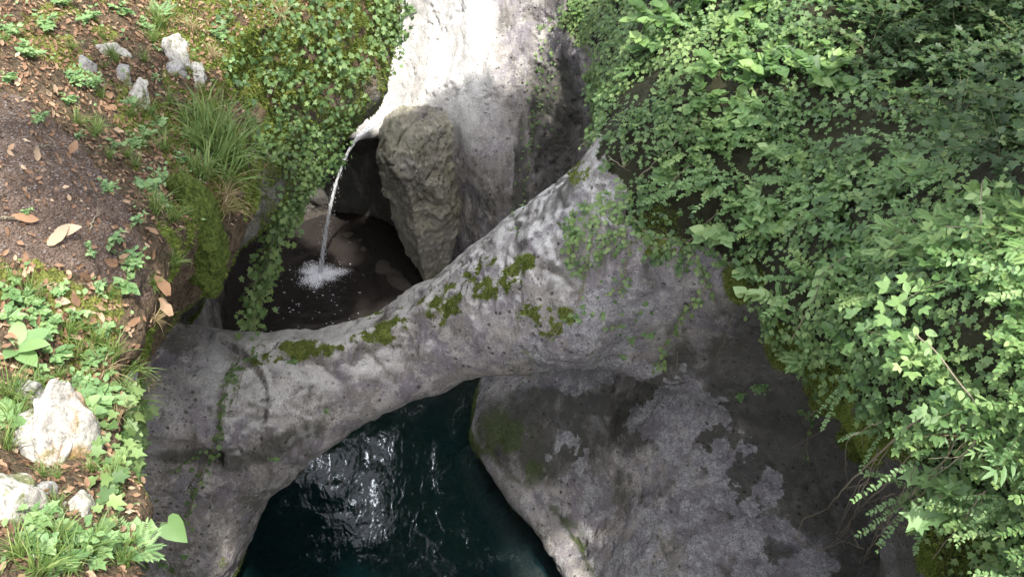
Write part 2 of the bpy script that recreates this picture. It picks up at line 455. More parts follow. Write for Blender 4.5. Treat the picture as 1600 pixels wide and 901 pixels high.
green = np.maximum(green, region(RV, 800, 700, 50, 80, -35) * .6 * sstep(-.2, .3, nb2 + .1))
green = np.where(x > -.9, green * (1 - .85 * rimm), green)
pale = np.maximum(pale, .12 * rimm)
dark = np.maximum(dark, .9 * region(RV, 905, 628, 110, 22, 8))  # shade painted along the crease below the shelf
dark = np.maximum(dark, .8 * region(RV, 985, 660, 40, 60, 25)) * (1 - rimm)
pale = np.maximum(pale, .5 * region(RV, 935, 510, 130, 60, -22) * sstep(-.25, .25, nb2 + .3 * nb4) * (y < 6.6))  # skylight painted onto the upward-facing cliff shelf
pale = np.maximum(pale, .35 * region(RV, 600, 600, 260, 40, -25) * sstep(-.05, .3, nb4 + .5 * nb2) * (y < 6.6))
veg = None
def poly_mask(px, py, poly):
    inside = np.zeros(len(px), bool)
    n = len(poly); j = n - 1
    for i in range(n):
        xi, yi = poly[i]; xj, yj = poly[j]
        c = ((yi > py) != (yj > py)) & (px < (xj - xi) * (py - yi) / (yj - yi + 1e-9) + xi)
        inside ^= c
        j = i
    return inside
VEG = [(880, -900), (885, 40), (915, 75), (945, 60), (935, 120), (930, 200), (940, 265), (985, 300), (990, 345), (1060, 385), (1110, 385), (1150, 420), (1190, 455), (1215, 520), (1265, 575), (1320, 630),
       (1380, 680), (1450, 730), (1450, 830), (1480, 901), (1530, 1200), (4000, 1200), (4000, -900)]
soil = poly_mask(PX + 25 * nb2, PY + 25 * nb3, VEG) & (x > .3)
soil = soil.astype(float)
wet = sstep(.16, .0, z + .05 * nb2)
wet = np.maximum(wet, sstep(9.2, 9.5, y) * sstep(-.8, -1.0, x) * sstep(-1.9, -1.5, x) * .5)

# ------------------------------------------------------------------ material helpers
def mat(name):
    m = bpy.data.materials.new(name); m.use_nodes = True
    t = m.node_tree
    return m, t, t.nodes['Principled BSDF']
class NT:
    def __init__(s, t): s.t = t; s.co = t.nodes.new('ShaderNodeTexCoord').outputs['Object']
    def lk(s, a, b): s.t.links.new(a, b)
    def noise(s, scale, detail=6, rough=.6, dist=0, vec=None, out='Fac'):
        n = s.t.nodes.new('ShaderNodeTexNoise')
        n.inputs['Scale'].default_value = scale; n.inputs['Detail'].default_value = detail
        n.inputs['Roughness'].default_value = rough; n.inputs['Distortion'].default_value = dist
        s.lk(vec or s.co, n.inputs['Vector'])
        return n.outputs[out]
    def vor(s, scale, feat='F1', rnd=1, vec=None, out='Distance'):
        n = s.t.nodes.new('ShaderNodeTexVoronoi'); n.feature = feat
        n.inputs['Scale'].default_value = scale; n.inputs['Randomness'].default_value = rnd
        s.lk(vec or s.co, n.inputs['Vector'])
        return n.outputs[out]
    def ramp(s, fac, stops, interp='LINEAR'):
        n = s.t.nodes.new('ShaderNodeValToRGB'); n.color_ramp.interpolation = interp
        e = n.color_ramp.elements
        while len(e) < len(stops): e.new(.5)
        for el, (p, c) in zip(e, stops):
            el.position = p
            el.color = (c, c, c, 1) if isinstance(c, (int, float)) else (*c, 1)
        s.lk(fac, n.inputs[0])
        return n.outputs[0]
    def mix(s, fac, a, b, mode='MIX'):
        n = s.t.nodes.new('ShaderNodeMix'); n.data_type = 'RGBA'; n.blend_type = mode
        for v, i in ((fac, 0), (a, 6), (b, 7)):
            if isinstance(v, (int, float)): n.inputs[i].default_value = v if i == 0 else (v, v, v, 1)
            elif isinstance(v, tuple): n.inputs[i].default_value = (*v, 1)
            else: s.lk(v, n.inputs[i])
        return n.outputs[2]
    def math(s, op, a, b=0.0, clamp=False):
        n = s.t.nodes.new('ShaderNodeMath'); n.operation = op; n.use_clamp = clamp
        for v, i in ((a, 0), (b, 1)):
            if isinstance(v, (int, float)): n.inputs[i].default_value = v
            else: s.lk(v, n.inputs[i])
        return n.outputs[0]
    def attr(s, name):
        n = s.t.nodes.new('ShaderNodeAttribute'); n.attribute_name = name
        return n.outputs['Fac']
    def mapping(s, scale=(1, 1, 1), rot=(0, 0, 0)):
        n = s.t.nodes.new('ShaderNodeMapping'); n.inputs['Scale'].default_value = scale; n.inputs['Rotation'].default_value = rot
        s.lk(s.co, n.inputs[0])
        return n.outputs[0]
    def bump(s, h, strength=.5, dist=.02, normal=None):
        n = s.t.nodes.new('ShaderNodeBump'); n.inputs['Strength'].default_value = strength; n.inputs['Distance'].default_value = dist
        s.lk(h, n.inputs['Height'])
        if normal: s.lk(normal, n.inputs['Normal'])
        return n.outputs[0]

def rock_material(name, base=(.27, .258, .25), attrs=True, tint=None):
    m, t, b = mat(name); g = NT(t)
    n1 = g.noise(1.3, 7, .62); n2 = g.noise(7, 9, .72); n3 = g.noise(38, 6, .75)
    sp = g.noise(90, 3, .7)
    down = g.mapping((1, .55, .35), (.35, 0, .25))
    streak = g.noise(4.5, 9, .72, .35, down); streak2 = g.noise(11, 8, .7, .2, down)
    patch = g.noise(3.2, 10, .74, .3); patch2 = g.noise(5.5, 10, .76, .2, g.mapping((1, 1, 1), (.7, .2, 1.1)))
    c = g.mix(g.ramp(n1, [(.35, 0), (.65, 1)]), (base[0] * .70, base[1] * .68, base[2] * .66), (base[0] * 1.3, base[1] * 1.27, base[2] * 1.2))
    c = g.mix(g.math('MULTIPLY', g.ramp(patch, [(.47, 0), (.55, 1)]), .6), c, (base[0] * .72, base[1] * .68, base[2] * .86))     # lilac crust
    c = g.mix(g.math('MULTIPLY', g.ramp(streak, [(.50, 0), (.58, 1)]), .6), c, (base[0] * .42, base[1] * .41, base[2] * .32))       # olive streaks
    c = g.mix(g.math('MULTIPLY', g.ramp(patch2, [(.53, 0), (.57, 1)]), .6), c, (base[0] * 1.7, base[1] * 1.68, base[2] * 1.6))  # light scour
    c = g.mix(g.math('MULTIPLY', g.ramp(streak2, [(.56, 0), (.62, 1)]), .5), c, (base[0] * 1.6, base[1] * 1.6, base[2] * 1.55))
    c = g.mix(g.math('MULTIPLY', g.ramp(streak2, [(.36, 1), (.42, 0)]), .5), c, (base[0] * .4, base[1] * .38, base[2] * .36))
    # dark moss specks and pits
    spk = g.math('MULTIPLY', g.ramp(g.vor(13), [(.10, 1), (.2, 0)]), g.ramp(g.noise(2.5, 4), [(.42, 0), (.5, 1)]))
    c = g.mix(g.math('MULTIPLY', spk, .8), c, (.05, .05, .03))
    spk2 = g.math('MULTIPLY', g.ramp(g.vor(32), [(.12, 1), (.24, 0)]), g.ramp(g.noise(3.7, 4), [(.48, 0), (.56, 1)]))
    c = g.mix(g.math('MULTIPLY', spk2, .75), c, (.06, .055, .045))
    c = g.mix(g.ramp(sp, [(.35, .6), (.48, 0)]), c, (.07, .065, .06))
    c = g.mix(g.ramp(n3, [(.60, 0), (.66, .7)]), c, (.46, .46, .45))
    if attrs:
        dk, pl, li, ms, gr, so, wt = (g.attr(k) for k in ('dark', 'pale', 'lichen', 'moss', 'green', 'soil', 'wet'))
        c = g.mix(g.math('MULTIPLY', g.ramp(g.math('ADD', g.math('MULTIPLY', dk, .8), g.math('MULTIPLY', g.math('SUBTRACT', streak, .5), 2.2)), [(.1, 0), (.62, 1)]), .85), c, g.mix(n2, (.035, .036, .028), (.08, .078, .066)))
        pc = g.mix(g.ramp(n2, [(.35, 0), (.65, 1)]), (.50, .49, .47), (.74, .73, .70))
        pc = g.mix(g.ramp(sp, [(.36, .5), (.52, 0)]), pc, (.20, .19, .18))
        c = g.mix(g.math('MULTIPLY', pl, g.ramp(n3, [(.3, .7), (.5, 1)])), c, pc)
        lc = g.mix(g.ramp(n3, [(.35, 0), (.65, 1)]), (.20, .195, .21), (.50, .50, .49))
        lc = g.mix(g.math('MULTIPLY', g.ramp(patch2, [(.44, 1), (.54, 0)]), .8), lc, (.17, .155, .17))
        lc = g.mix(g.ramp(sp, [(.38, .7), (.50, 0)]), lc, (.10, .095, .10))
        lk = g.ramp(g.math('ADD', g.math('MULTIPLY', li, .50), g.math('MULTIPLY', g.math('ADD', g.math('MULTIPLY', g.noise(4.5, 12, .8, .3), 2.4), g.math('MULTIPLY', g.noise(30, 5, .8), .5)), .5)), [(.90, 0), (.99, .85)])
        c = g.mix(lk, c, lc)
        gk = g.ramp(g.math('ADD', g.math('MULTIPLY', gr, .8), g.math('MULTIPLY', n2, .6)), [(.5, 0), (.85, .9)])
        c = g.mix(gk, c, g.mix(n3, (.025, .05, .012), (.09, .11, .035)))
        mc = g.mix(g.ramp(n3, [(.35, 0), (.65, 1)]), (.04, .055, .012), (.24, .27, .07))
        mk = g.ramp(g.math('ADD', ms, g.math('MULTIPLY', g.math('SUBTRACT', n3, .5), 1.2)), [(.35, 0), (.6, 1)])
        c = g.mix(mk, c, mc)
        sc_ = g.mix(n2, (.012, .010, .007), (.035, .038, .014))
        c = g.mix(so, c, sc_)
        c = g.mix(g.math('MULTIPLY', wt, .7), c, (.045, .036, .028))
        rough = g.mix(wt, .88, .35)
        t.links.new(rough, b.inputs['Roughness'])
    else:
        if tint: c = g.mix(g.ramp(g.noise(2.2, 6, .6), [(.4, 0), (.65, .75)]), c, tint)
        b.inputs['Roughness'].default_value = .9
    b.inputs['Specular IOR Level'].default_value = .3
    t.links.new(c, b.inputs['Base Color'])
    h = g.math('ADD', g.math('MULTIPLY', n3, .4), g.math('MULTIPLY', n2, .9))
    h = g.math('ADD', h, g.math('MULTIPLY', streak2, .8))
    h = g.math('SUBTRACT', h, g.math('MULTIPLY', g.math('MAXIMUM', spk, spk2), .5))
    h = g.math('ADD', h, g.math('MULTIPLY', sp, .12))
    t.links.new(g.bump(h, .9, .035), b.inputs['Normal'])
    return m
M_ROCK = rock_material('limestone')

cen = RV[RQ].mean(1)
ax_, ay_, az_ = (cen[:, k].astype(np.float32) for k in range(3))
fA = arch_field(ax_, ay_, az_)
fR = (np.clip(f_right(ay_.astype(float), az_.astype(float)), -.6, 6) - ax_) * .85
fB = (h_back(ax_.astype(float), az_.astype(float)) - ay_) * .8
fL = left_wall(ax_, ay_, az_)
own = np.argmin(np.stack([fA, fR, fB, fL, az_ + 1.05]), 0)
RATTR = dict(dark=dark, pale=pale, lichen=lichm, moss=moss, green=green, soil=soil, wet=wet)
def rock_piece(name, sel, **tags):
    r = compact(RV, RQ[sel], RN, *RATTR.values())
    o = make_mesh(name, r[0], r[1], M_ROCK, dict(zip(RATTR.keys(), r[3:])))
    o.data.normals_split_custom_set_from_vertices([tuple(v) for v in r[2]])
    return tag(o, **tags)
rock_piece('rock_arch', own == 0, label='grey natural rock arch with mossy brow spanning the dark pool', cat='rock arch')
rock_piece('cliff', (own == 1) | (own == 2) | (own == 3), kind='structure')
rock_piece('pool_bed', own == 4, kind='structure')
CLIFF_BVH = BVHTree.FromPolygons([tuple(v) for v in RV], [tuple(int(i) for i in q) for q in RQ])
def on_rock(px, py):
    d = ray(px, py); d = d / np.linalg.norm(d)
    h = CLIFF_BVH.ray_cast(Vector((0, 0, CAMZ)), Vector(d))
    return h[0], h[1]
# ------------------------------------------------------------------ left bank: soil, moss, rock under the path
HL = .03
xs, ys, zs = (np.arange(a, b, HL, dtype=np.float32) for a, b in ((-3.7, 1.7), (-.6, 9.4), (.5, 5.75)))
ll = l_left(ys[:, None].astype(float), zs[None, :].astype(float)); gg = g_ground(xs[:, None].astype(float), ys[None, :].astype(float))
FL = smax((xs[:, None, None] - ll[None]) * np.float32(.85), (zs[None, None, :] - gg[:, :, None]) * np.float32(.9), .15)
GV, GQ = surface_nets(FL, (xs[0], ys[0], zs[0]), HL)
del FL
keep = (GV[GQ].mean(1)[:, 0] > -3.6) & (GV[GQ].mean(1)[:, 2] > .6)
GV, GQ = compact(GV, GQ[keep])
GV, GQ = subdivide(GV, GQ)
GV = smooth(GV, GQ, 2, .5)
GN = vnormals(GV, GQ)
gx, gy, gz = GV.T
gface = sstep(.6, .2, GN[:, 2])
dd = .05 * fbm(GV, 1.6, 3, 201) + .03 * fbm(GV, 5, 4, 203) + .012 * fbm(GV, 20, 3, 205) + .006 * fbm(GV, 55, 2, 207)
dd += .06 * gface * fbm(GV, 3.2, 3, 209)
GV = GV + GN * dd[:, None].astype(float)
GN = vnormals(GV, GQ)
gpx, gpy, gpd = pix(GV)
gn1 = fbm(GV, 4, 4, 211); gn2 = fbm(GV, 11, 4, 213)
BARE = [(-900, 60), (-60, 110), (40, 150), (110, 215), (190, 290), (215, 350), (235, 430), (225, 470), (120, 430), (40, 410), (-60, 400), (-900, 400)]
bare = poly_mask(gpx + 22 * gn2, gpy + 22 * gn1, BARE).astype(float)
MOSSY = [(225, -400), (240, 60), (250, 120), (260, 250), (300, 330), (345, 350), (420, 320), (470, 330), (640, 60), (640, -400)]
gm = poly_mask(gpx + 30 * gn1, gpy + 30 * gn2, MOSSY).astype(float) * sstep(-.25, .1, gn2 + .1)
gm = np.maximum(gm, sstep(.1, .35, gn1) * (1 - bare) * .8)
rk = sstep(4.0, 3.5, gz + .3 * gn1) * sstep(4.2, 5.0, gy)
def ground_material():
    m, t, b = mat('forest_soil'); g = NT(t)
    n1 = g.noise(6, 6, .65); n2 = g.noise(30, 6, .75); n3 = g.noise(120, 3, .7)
    soil_c = g.mix(g.ramp(n2, [(.35, 0), (.65, 1)]), (.09, .062, .045), (.25, .185, .145))
    soil_c = g.mix(g.ramp(g.vor(75), [(.1, .55), (.3, 0)]), soil_c, (.23, .175, .14))
    soil_c = g.mix(g.ramp(g.noise(160, 2), [(.36, .8), (.5, 0)]), soil_c, (.04, .026, .022))
    lit = g.mix(g.ramp(n2, [(.4, 0), (.6, 1)]), (.06, .045, .03), (.20, .14, .09))
    lit = g.mix(g.ramp(g.noise(55, 4, .8), [(.55, 0), (.65, .6)]), lit, (.09, .12, .03))
    c = g.mix(g.attr('bare'), lit, soil_c)
    mc = g.mix(g.ramp(n2, [(.3, 0), (.7, 1)]), (.07, .09, .016), (.32, .34, .08))
    mc = g.mix(g.ramp(n3, [(.35, .7), (.55, 0)]), mc, (.02, .025, .008))
    mk = g.ramp(g.math('ADD', g.attr('moss'), g.math('MULTIPLY', g.math('SUBTRACT', n2, .5), 1.3)), [(.35, 0), (.65, 1)])
    c = g.mix(mk, c, mc)
    rc = g.mix(g.ramp(n1, [(.35, 0), (.65, 1)]), (.09, .088, .07), (.30, .29, .25))
    rc = g.mix(g.ramp(n2, [(.35, .7), (.55, 0)]), rc, (.06, .06, .05))
    c = g.mix(g.attr('rock'), c, rc)
    t.links.new(c, b.inputs['Base Color'])
    b.inputs['Roughness'].default_value = .95
    b.inputs['Specular IOR Level'].default_value = .2
    h = g.math('ADD', n2, g.math('MULTIPLY', n3, .5))
    h = g.math('SUBTRACT', h, g.math('MULTIPLY', g.vor(75), .5))
    t.links.new(g.bump(h, 1.0, .025), b.inputs['Normal'])
    return m
M_SOIL = ground_material()
gr_o = make_mesh('ground', GV, GQ, M_SOIL, dict(bare=bare, moss=gm, rock=rk))
tag(gr_o, kind='structure')
BANK_BVH = BVHTree.FromPolygons([tuple(v) for v in GV], [tuple(int(i) for i in q) for q in GQ])
def on_any(px, py):
    d = ray(px, py); d = d / np.linalg.norm(d)
    o = Vector((0, 0, CAMZ))
    a = CLIFF_BVH.ray_cast(o, Vector(d)); b = BANK_BVH.ray_cast(o, Vector(d))
    if b[0] is None or (a[0] is not None and a[3] < b[3]): a, b = a, None
    else: a = b
    if a[0] is None: return None, None
    n = np.array(a[1])
    if n @ d > 0: n = -n
    return np.array(a[0]), n

# ------------------------------------------------------------------ blob rocks (boulders and stones)
def ico(sub):
    import bmesh
    bm = bmesh.new(); bmesh.ops.create_icosphere(bm, subdivisions=sub, radius=1)
    V = np.array([v.co[:] for v in bm.verts]); T = np.array([[v.index for v in f.verts] for f in bm.faces])
    bm.free(); return V, T
def tri_normals(V, T):
    n = np.cross(V[T[:, 1]] - V[T[:, 0]], V[T[:, 2]] - V[T[:, 0]])
    N = np.zeros_like(V)
    for k in range(3):
        for a in range(3): N[:, a] += np.bincount(T[:, k], weights=n[:, a], minlength=len(V))
    return N / np.maximum(np.linalg.norm(N, axis=1), 1e-12)[:, None]
def chipped(rad, sub, seed, planes=14, amp=.06, freq=3.0):
    """ellipsoid cut by random planes, then roughened: a broken stone"""
    rs = np.random.RandomState(seed)
    V, T = ico(sub)
    P = rs.normal(size=(planes, 3)); P /= np.linalg.norm(P, axis=1)[:, None]
    dist = rs.uniform(.52, .92, planes)
    r = np.ones(len(V))
    for p, q in zip(P, dist):
        c = V @ p
        lim = np.where(c > .05, q / np.maximum(c, .05), 9)
        r = smin(r, lim, .05)
    V = V * r[:, None] * np.array(rad)
    N = tri_normals(V, T)
    s = float(np.mean(rad))
    V = V + N * (amp * s * fbm(V / s + seed * 3.1, freq, 5, seed))[:, None]
    return V, T
def stone_material(name, c0, c1, mossy=.5, stain=None):
    m, t, b = mat(name); g = NT(t)
    n1 = g.noise(9, 6, .65); n2 = g.noise(40, 6, .75)
    c = g.mix(g.ramp(n1, [(.35, 0), (.65, 1)]), c0, c1)
    c = g.mix(g.ramp(n2, [(.36, .8), (.5, 0)]), c, (.14, .13, .11))
    if stain: c = g.mix(g.ramp(g.noise(7, 4, .6), [(.5, 0), (.62, .8)]), c, stain)
    mc = g.mix(n2, (.05, .06, .015), (.17, .19, .05))
    c = g.mix(g.ramp(g.noise(8, 6, .7), [(.62 - .2 * mossy, 0), (.70 - .2 * mossy, .9)]), c, mc)
    t.links.new(c, b.inputs['Base Color'])
    b.inputs['Roughness'].default_value = .9; b.inputs['Specular IOR Level'].default_value = .25
    t.links.new(g.bump(g.math('ADD', n2, g.math('MULTIPLY', n1, .6)), .8, .02), b.inputs['Normal'])
    return m
M_WHITE = stone_material('pale_stone', (.34, .32, .28), (.62, .60, .54), .6)
M_RUST = stone_material('rust_stone', (.38, .36, .32), (.62, .60, .54), .35, (.40, .20, .06))
M_GREYS = stone_material('grey_stone', (.22, .21, .2), (.45, .44, .42), .6)
from mathutils import Euler
def stone(px, py, wpx, hpx, label, m, seed, ang=0, planes=14, sink=.55, group='pale stones sticking out of the left bank', cat='stone', amp=.09, sub=5):
    p, n = on_any(px, py)
    dep = pix(p)[2]
    a, b_ = wpx * .62 * dep / FPX, hpx * .58 * dep / FPX
    V, T = chipped((a * 1.2, max(a, b_) * .8, b_ * 1.2), sub, seed, planes + 6, amp, 2.6)
    V = V * (1 + .16 * fbm(V / np.mean([a, b_]), 1.1, 2, seed + 60))[:, None]
    V = V @ np.array(Euler((PITCH * -1 * 1.0, 0, 0)).to_matrix()).T @ np.array(Euler((0, math.radians(ang), 0)).to_matrix()).T
    o = make_mesh('stone', V, T, m)
    o.location = p - np.array(n) * min(a, b_) * sink
    return tag(o, label, cat, group)
stone(172, 76, 52, 30, 'small white stone lying loose at the top of the left bank', M_WHITE, 1, 0)
stone(137, 108, 22, 50, 'narrow pale stone just below the loose white stone', M_GREYS, 2, 0)
stone(190, 122, 50, 42, 'pale mossy stone with leaves growing over it', M_GREYS, 3, -20)
stone(222, 152, 34, 56, 'slanting white stone among grass right of the mossy one', M_WHITE, 4, 30)
stone(292, 100, 30, 96, 'tall white stone on the shoulder of the bank', M_WHITE, 5, -18, 12)
stone(316, 128, 26, 60, 'slim white stone at the outer edge of the bank shoulder', M_WHITE, 6, -10)
stone(276, 68, 30, 34, 'white stone above the tall one, half under moss', M_WHITE, 7, 0)
stone(278, 112, 34, 50, 'squat pale stone left of the tall white one', M_GREYS, 17, 0)
stone(68, 700, 90, 120, 'large white stone at the bottom left edge of the bank', M_WHITE, 8, -25, 16, .3)
stone(112, 690, 70, 190, 'upright pale stone stained rusty orange', M_RUST, 9, -4, 18, .1)
stone(128, 800, 40, 90, 'white stone below the rusty stained one', M_WHITE, 10, 15)
stone(18, 790, 80, 150, 'white stone cut by the lower left corner of the photo', M_WHITE, 11, -10)
stone(78, 770, 50, 70, 'mossy pale stone wedged between the white stones', M_GREYS, 12, 0)
stone(204, 600, 24, 90, 'narrow pale stone under the overhanging grass', M_GREYS, 13, 0)
stone(40, 605, 70, 40, 'flat pale stone half under dead leaves', M_GREYS, 14, 0)
stone(286, 283, 22, 20, 'small pale pebble beside the mossy boulder', M_WHITE, 15, 0)

# khaki boulder behind the arch
V, T = ico(7)
V = V / ((np.abs(V) ** 3.2).sum(1) ** (1 / 3.2))[:, None]
rs_ = np.random.RandomState(23)
for _ in range(16):                                   # knock facets off the block
    pl = nrm_ = rs_.normal(size=3); pl = pl / np.linalg.norm(pl)
    k_ = V @ pl - rs_.uniform(.68, .95); V = V - np.maximum(k_, 0)[:, None] * pl
V = V * [.50, .52, .98]
V[:, 0] = np.where(V[:, 0] < .1, (V[:, 0] - .1) * (.78 + .30 * V[:, 2]) + .1, V[:, 0])
V = V + tri_normals(V, T) * (.05 * fbm(V, 2.2, 4, 24))[:, None]
V = V + tri_normals(V, T) * (.035 * (1 - np.abs(fbm(V * [1, 1, 1.2], 4.0, 5, 77, .6)) * 3) * sstep(-.35, .1, V[:, 2]))[:, None]
V = V + tri_normals(V, T) * (.02 * fbm(V, 16, 3, 79))[:, None]
V[:, 1] += .10 * V[:, 2]
M_KHAKI = rock_material('khaki_rock', (.33, .32, .27), False, (.25, .25, .17))
bo = make_mesh('boulder', V, T, M_KHAKI)
bo.location = W(655, 300, y=8.55) + np.array([.05, .22, -.26])
tag(bo, 'rough khaki boulder between the waterfall and the pale slab', 'boulder')
# mossy boulder under the edge of the bank
V, T = chipped((.135, .17, .31), 6, 31, 8, .22, 2.6)
M_MOSS, t_, b_ = mat('moss_green'); g_ = NT(t_)
nn = g_.noise(60, 5, .75)
cc = g_.mix(g_.ramp(nn, [(.35, 0), (.65, 1)]), (.035, .055, .012), (.19, .25, .055))
t_.links.new(cc, b_.inputs['Base Color']); b_.inputs['Roughness'].default_value = .95; b_.inputs['Specular IOR Level'].default_value = .1
t_.links.new(g_.bump(g_.math('ADD', nn, g_.noise(160, 3)), 1, .03), b_.inputs['Normal'])
BP = W(300, 372, t=4.2)
mb = make_mesh('mossy_boulder', V, T, M_MOSS)
mb.location = BP
tag(mb, 'rounded boulder wrapped in bright moss hanging over the upper pool', 'boulder')
MB_V, MB_T = V + BP, T
# ------------------------------------------------------------------ water
def water_material():
    m, t, b = mat('pool_water'); g = NT(t)
    t.nodes.remove(b)
    out = [n for n in t.nodes if n.type == 'OUTPUT_MATERIAL'][0]
    w1 = g.noise(9, 3, .5, .8, g.mapping((1.0, .55, 1), (0, 0, .6))); w2 = g.noise(24, 2, .5, .4, g.mapping((1, .6, 1), (0, 0, .3)))
    h = g.math('ADD', w1, g.math('MULTIPLY', w2, .16))
    nrm = g.bump(h, 1.0, .0062)
    gl = t.nodes.new('ShaderNodeBsdfGlossy'); gl.inputs['Roughness'].default_value = .02
    gl.inputs['Color'].default_value = (1, 1, 1, 1)
    t.links.new(nrm, gl.inputs['Normal'])
    tr = t.nodes.new('ShaderNodeBsdfTransparent'); tr.inputs['Color'].default_value = (1, 1, 1, 1)
    df = t.nodes.new('ShaderNodeBsdfDiffuse'); df.inputs['Color'].default_value = (.006, .020, .021, 1)
    sx = t.nodes.new('ShaderNodeSeparateXYZ'); t.links.new(g.co, sx.inputs[0])
    up_ = g.math('MULTIPLY', g.math('SUBTRACT', sx.outputs[1], 6.3), .8, True)        # the upper pool carries brown silt
    t.links.new(g.mix(up_, (.0065, .025, .028), (.030, .026, .024)), df.inputs['Color'])
    mx = t.nodes.new('ShaderNodeMixShader'); t.links.new(g.math('ADD', .5, g.math('MULTIPLY', up_, .30)), mx.inputs[0])
    t.links.new(tr.outputs[0], mx.inputs[1]); t.links.new(df.outputs[0], mx.inputs[2])
    fr = t.nodes.new('ShaderNodeFresnel'); fr.inputs['IOR'].default_value = 1.36
    t.links.new(nrm, fr.inputs['Normal'])
    mm = t.nodes.new('ShaderNodeMixShader')
    t.links.new(fr.outputs[0], mm.inputs[0]); t.links.new(mx.outputs[0], mm.inputs[1]); t.links.new(gl.outputs[0], mm.inputs[2])
    t.links.new(mm.outputs[0], out.inputs['Surface'])
    va = t.nodes.new('ShaderNodeVolumeAbsorption'); va.inputs['Color'].default_value = (.12, .32, .31, 1); va.inputs['Density'].default_value = 2.8
    t.links.new(va.outputs[0], out.inputs['Volume'])
    return m
M_WATER = water_material()
def water_body():
    xs = np.arange(-3.8, 2.6, .04); ys = np.arange(.5, 10.6, .04)
    X, Y = np.meshgrid(xs, ys, indexing='ij')
    P = np.stack([X.ravel(), Y.ravel(), 0 * X.ravel()], 1)
    base = C(498, 432, z=0)
    r = np.hypot(P[:, 0] - base[0], P[:, 1] - base[1])
    z = .008 * np.sin(r * 34) * np.exp(-r * 1.6) + .012 * fbm(P, 2.6, 3, 301) + .02 * np.exp(-(r / .12) ** 2)
    P[:, 2] = z
    nx, ny = len(xs), len(ys)
    I = np.arange(nx * ny).reshape(nx, ny)
    Q = np.stack([I[:-1, :-1], I[1:, :-1], I[1:, 1:], I[:-1, 1:]], -1).reshape(-1, 4)
    lo = P.copy(); lo[:, 2] = -1.6
    n = len(P)
    rim = list(I[:, 0]) + list(I[-1, 1:]) + list(I[-2::-1, -1]) + list(I[0, -2:0:-1])
    rim = np.array(rim)
    side = np.stack([rim, rim + n, np.roll(rim, -1) + n, np.roll(rim, -1)], 1)
    V = np.concatenate([P, lo]); F = np.concatenate([Q, Q[:, ::-1] + n, side])
    V, F = compact(V, F)
    return tag(make_mesh('water', V, F, M_WATER), kind='structure')
water_body()
# ------------------------------------------------------------------ waterfall
def tube(path, rad, k=6, caps=True):
    path = np.asarray(path, float); n = len(path)
    rad = np.broadcast_to(np.asarray(rad, float), (n,))
    tg = np.gradient(path, axis=0); tg /= np.maximum(np.linalg.norm(tg, axis=1), 1e-9)[:, None]
    ref = np.where(np.abs(tg[:, 2:3]) > .9, np.array([[1., 0, 0]]), np.array([[0., 0, 1]]))
    a = np.cross(tg, ref); a /= np.maximum(np.linalg.norm(a, axis=1), 1e-9)[:, None]
    b = np.cross(tg, a)
    th = np.arange(k) / k * 2 * math.pi
    V = path[:, None] + rad[:, None, None] * (np.cos(th)[None, :, None] * a[:, None] + np.sin(th)[None, :, None] * b[:, None])
    I = np.arange(n * k).reshape(n, k); J = np.roll(I, -1, 1)
    F = np.stack([I[:-1], I[1:], J[1:], J[:-1]], -1).reshape(-1, 4)
    return V.reshape(-1, 3), F
def join(parts):
    Vs, Fs, o = [], [], 0
    for V, F in parts:
        Vs.append(V); Fs.append(F + o); o += len(V)
    return np.concatenate(Vs), np.concatenate(Fs)
def foam_material(name, a, al0, al1, scale):
    m, t, b = mat(name); g = NT(t)
    b.inputs['Base Color'].default_value = (.93, .95, .98, 1); b.inputs['Roughness'].default_value = .25
    n = g.noise(scale, 4, .65, 0, g.mapping(a))
    al = g.ramp(n, [(.40, al0), (.62, al1)])
    t.links.new(al, b.inputs['Alpha'])
    return m
M_FALL = foam_material('falling_water', (1, 1, .12), .06, .55, 55)
M_FOAM = foam_material('foam', (1, 1, 1), .15, .98, 85)
_t = M_FOAM.node_tree; _g = NT(_t); _b = _t.nodes['Principled BSDF']
_a = _g.math('MULTIPLY', _g.ramp(_g.math('ADD', _g.noise(70, 4, .7), _g.math('MULTIPLY', _g.attr('fade'), .5)), [(.55, 0), (.80, 1)]), .95)
_t.links.new(_a, _b.inputs['Alpha'])
M_DROP = foam_material('drops', (1, 1, 1), .7, .95, 5)
lip, base = C(560, 214, z=1.6), C(500, 430, z=0)
wf = bpy.data.objects.new('waterfall', None); COL.objects.link(wf); wf.location = base
tag(wf, 'thin white waterfall dropping from the rock lip into the upper pool', 'waterfall')
rs = np.random.RandomState(5)
SPRAY = []
def arc(off0, off1, t0=0, t1=1, n=22):
    s = np.linspace(t0, t1, n)
    p = lip[None] + off0[None] * (1 - s[:, None]) + (base + off1 - lip)[None] * s[:, None] * 1.0
    p[:, 2] = lip[2] + off0[2] * (1 - s) + (base[2] - lip[2]) * (.25 * s + .75 * s * s)
    p[:, 0] += 0
    return p - base
pr = []
for i in range(13):
    o0 = np.array([rs.normal(0, .012), rs.normal(0, .02), rs.normal(0, .01)]); o1 = np.array([rs.normal(0, .018), rs.normal(0, .03), 0])
    t0 = rs.uniform(0, .3) if i > 8 else 0; t1 = 1 if i < 18 else rs.uniform(.6, 1)
    pth = arc(o0, o1, t0, t1) + .008 * np.stack([fbm(np.stack([np.arange(22) * .35 + 7 * i] * 3, 1), 1, 2, i + 3), np.zeros(22), np.zeros(22)], 1)
    pr.append(tube(pth, np.linspace(.005, .010, 22) * rs.uniform(.4, 1.1), 5))
V, F = join(pr); make_mesh('stream', V, F, M_FALL, parent=wf)
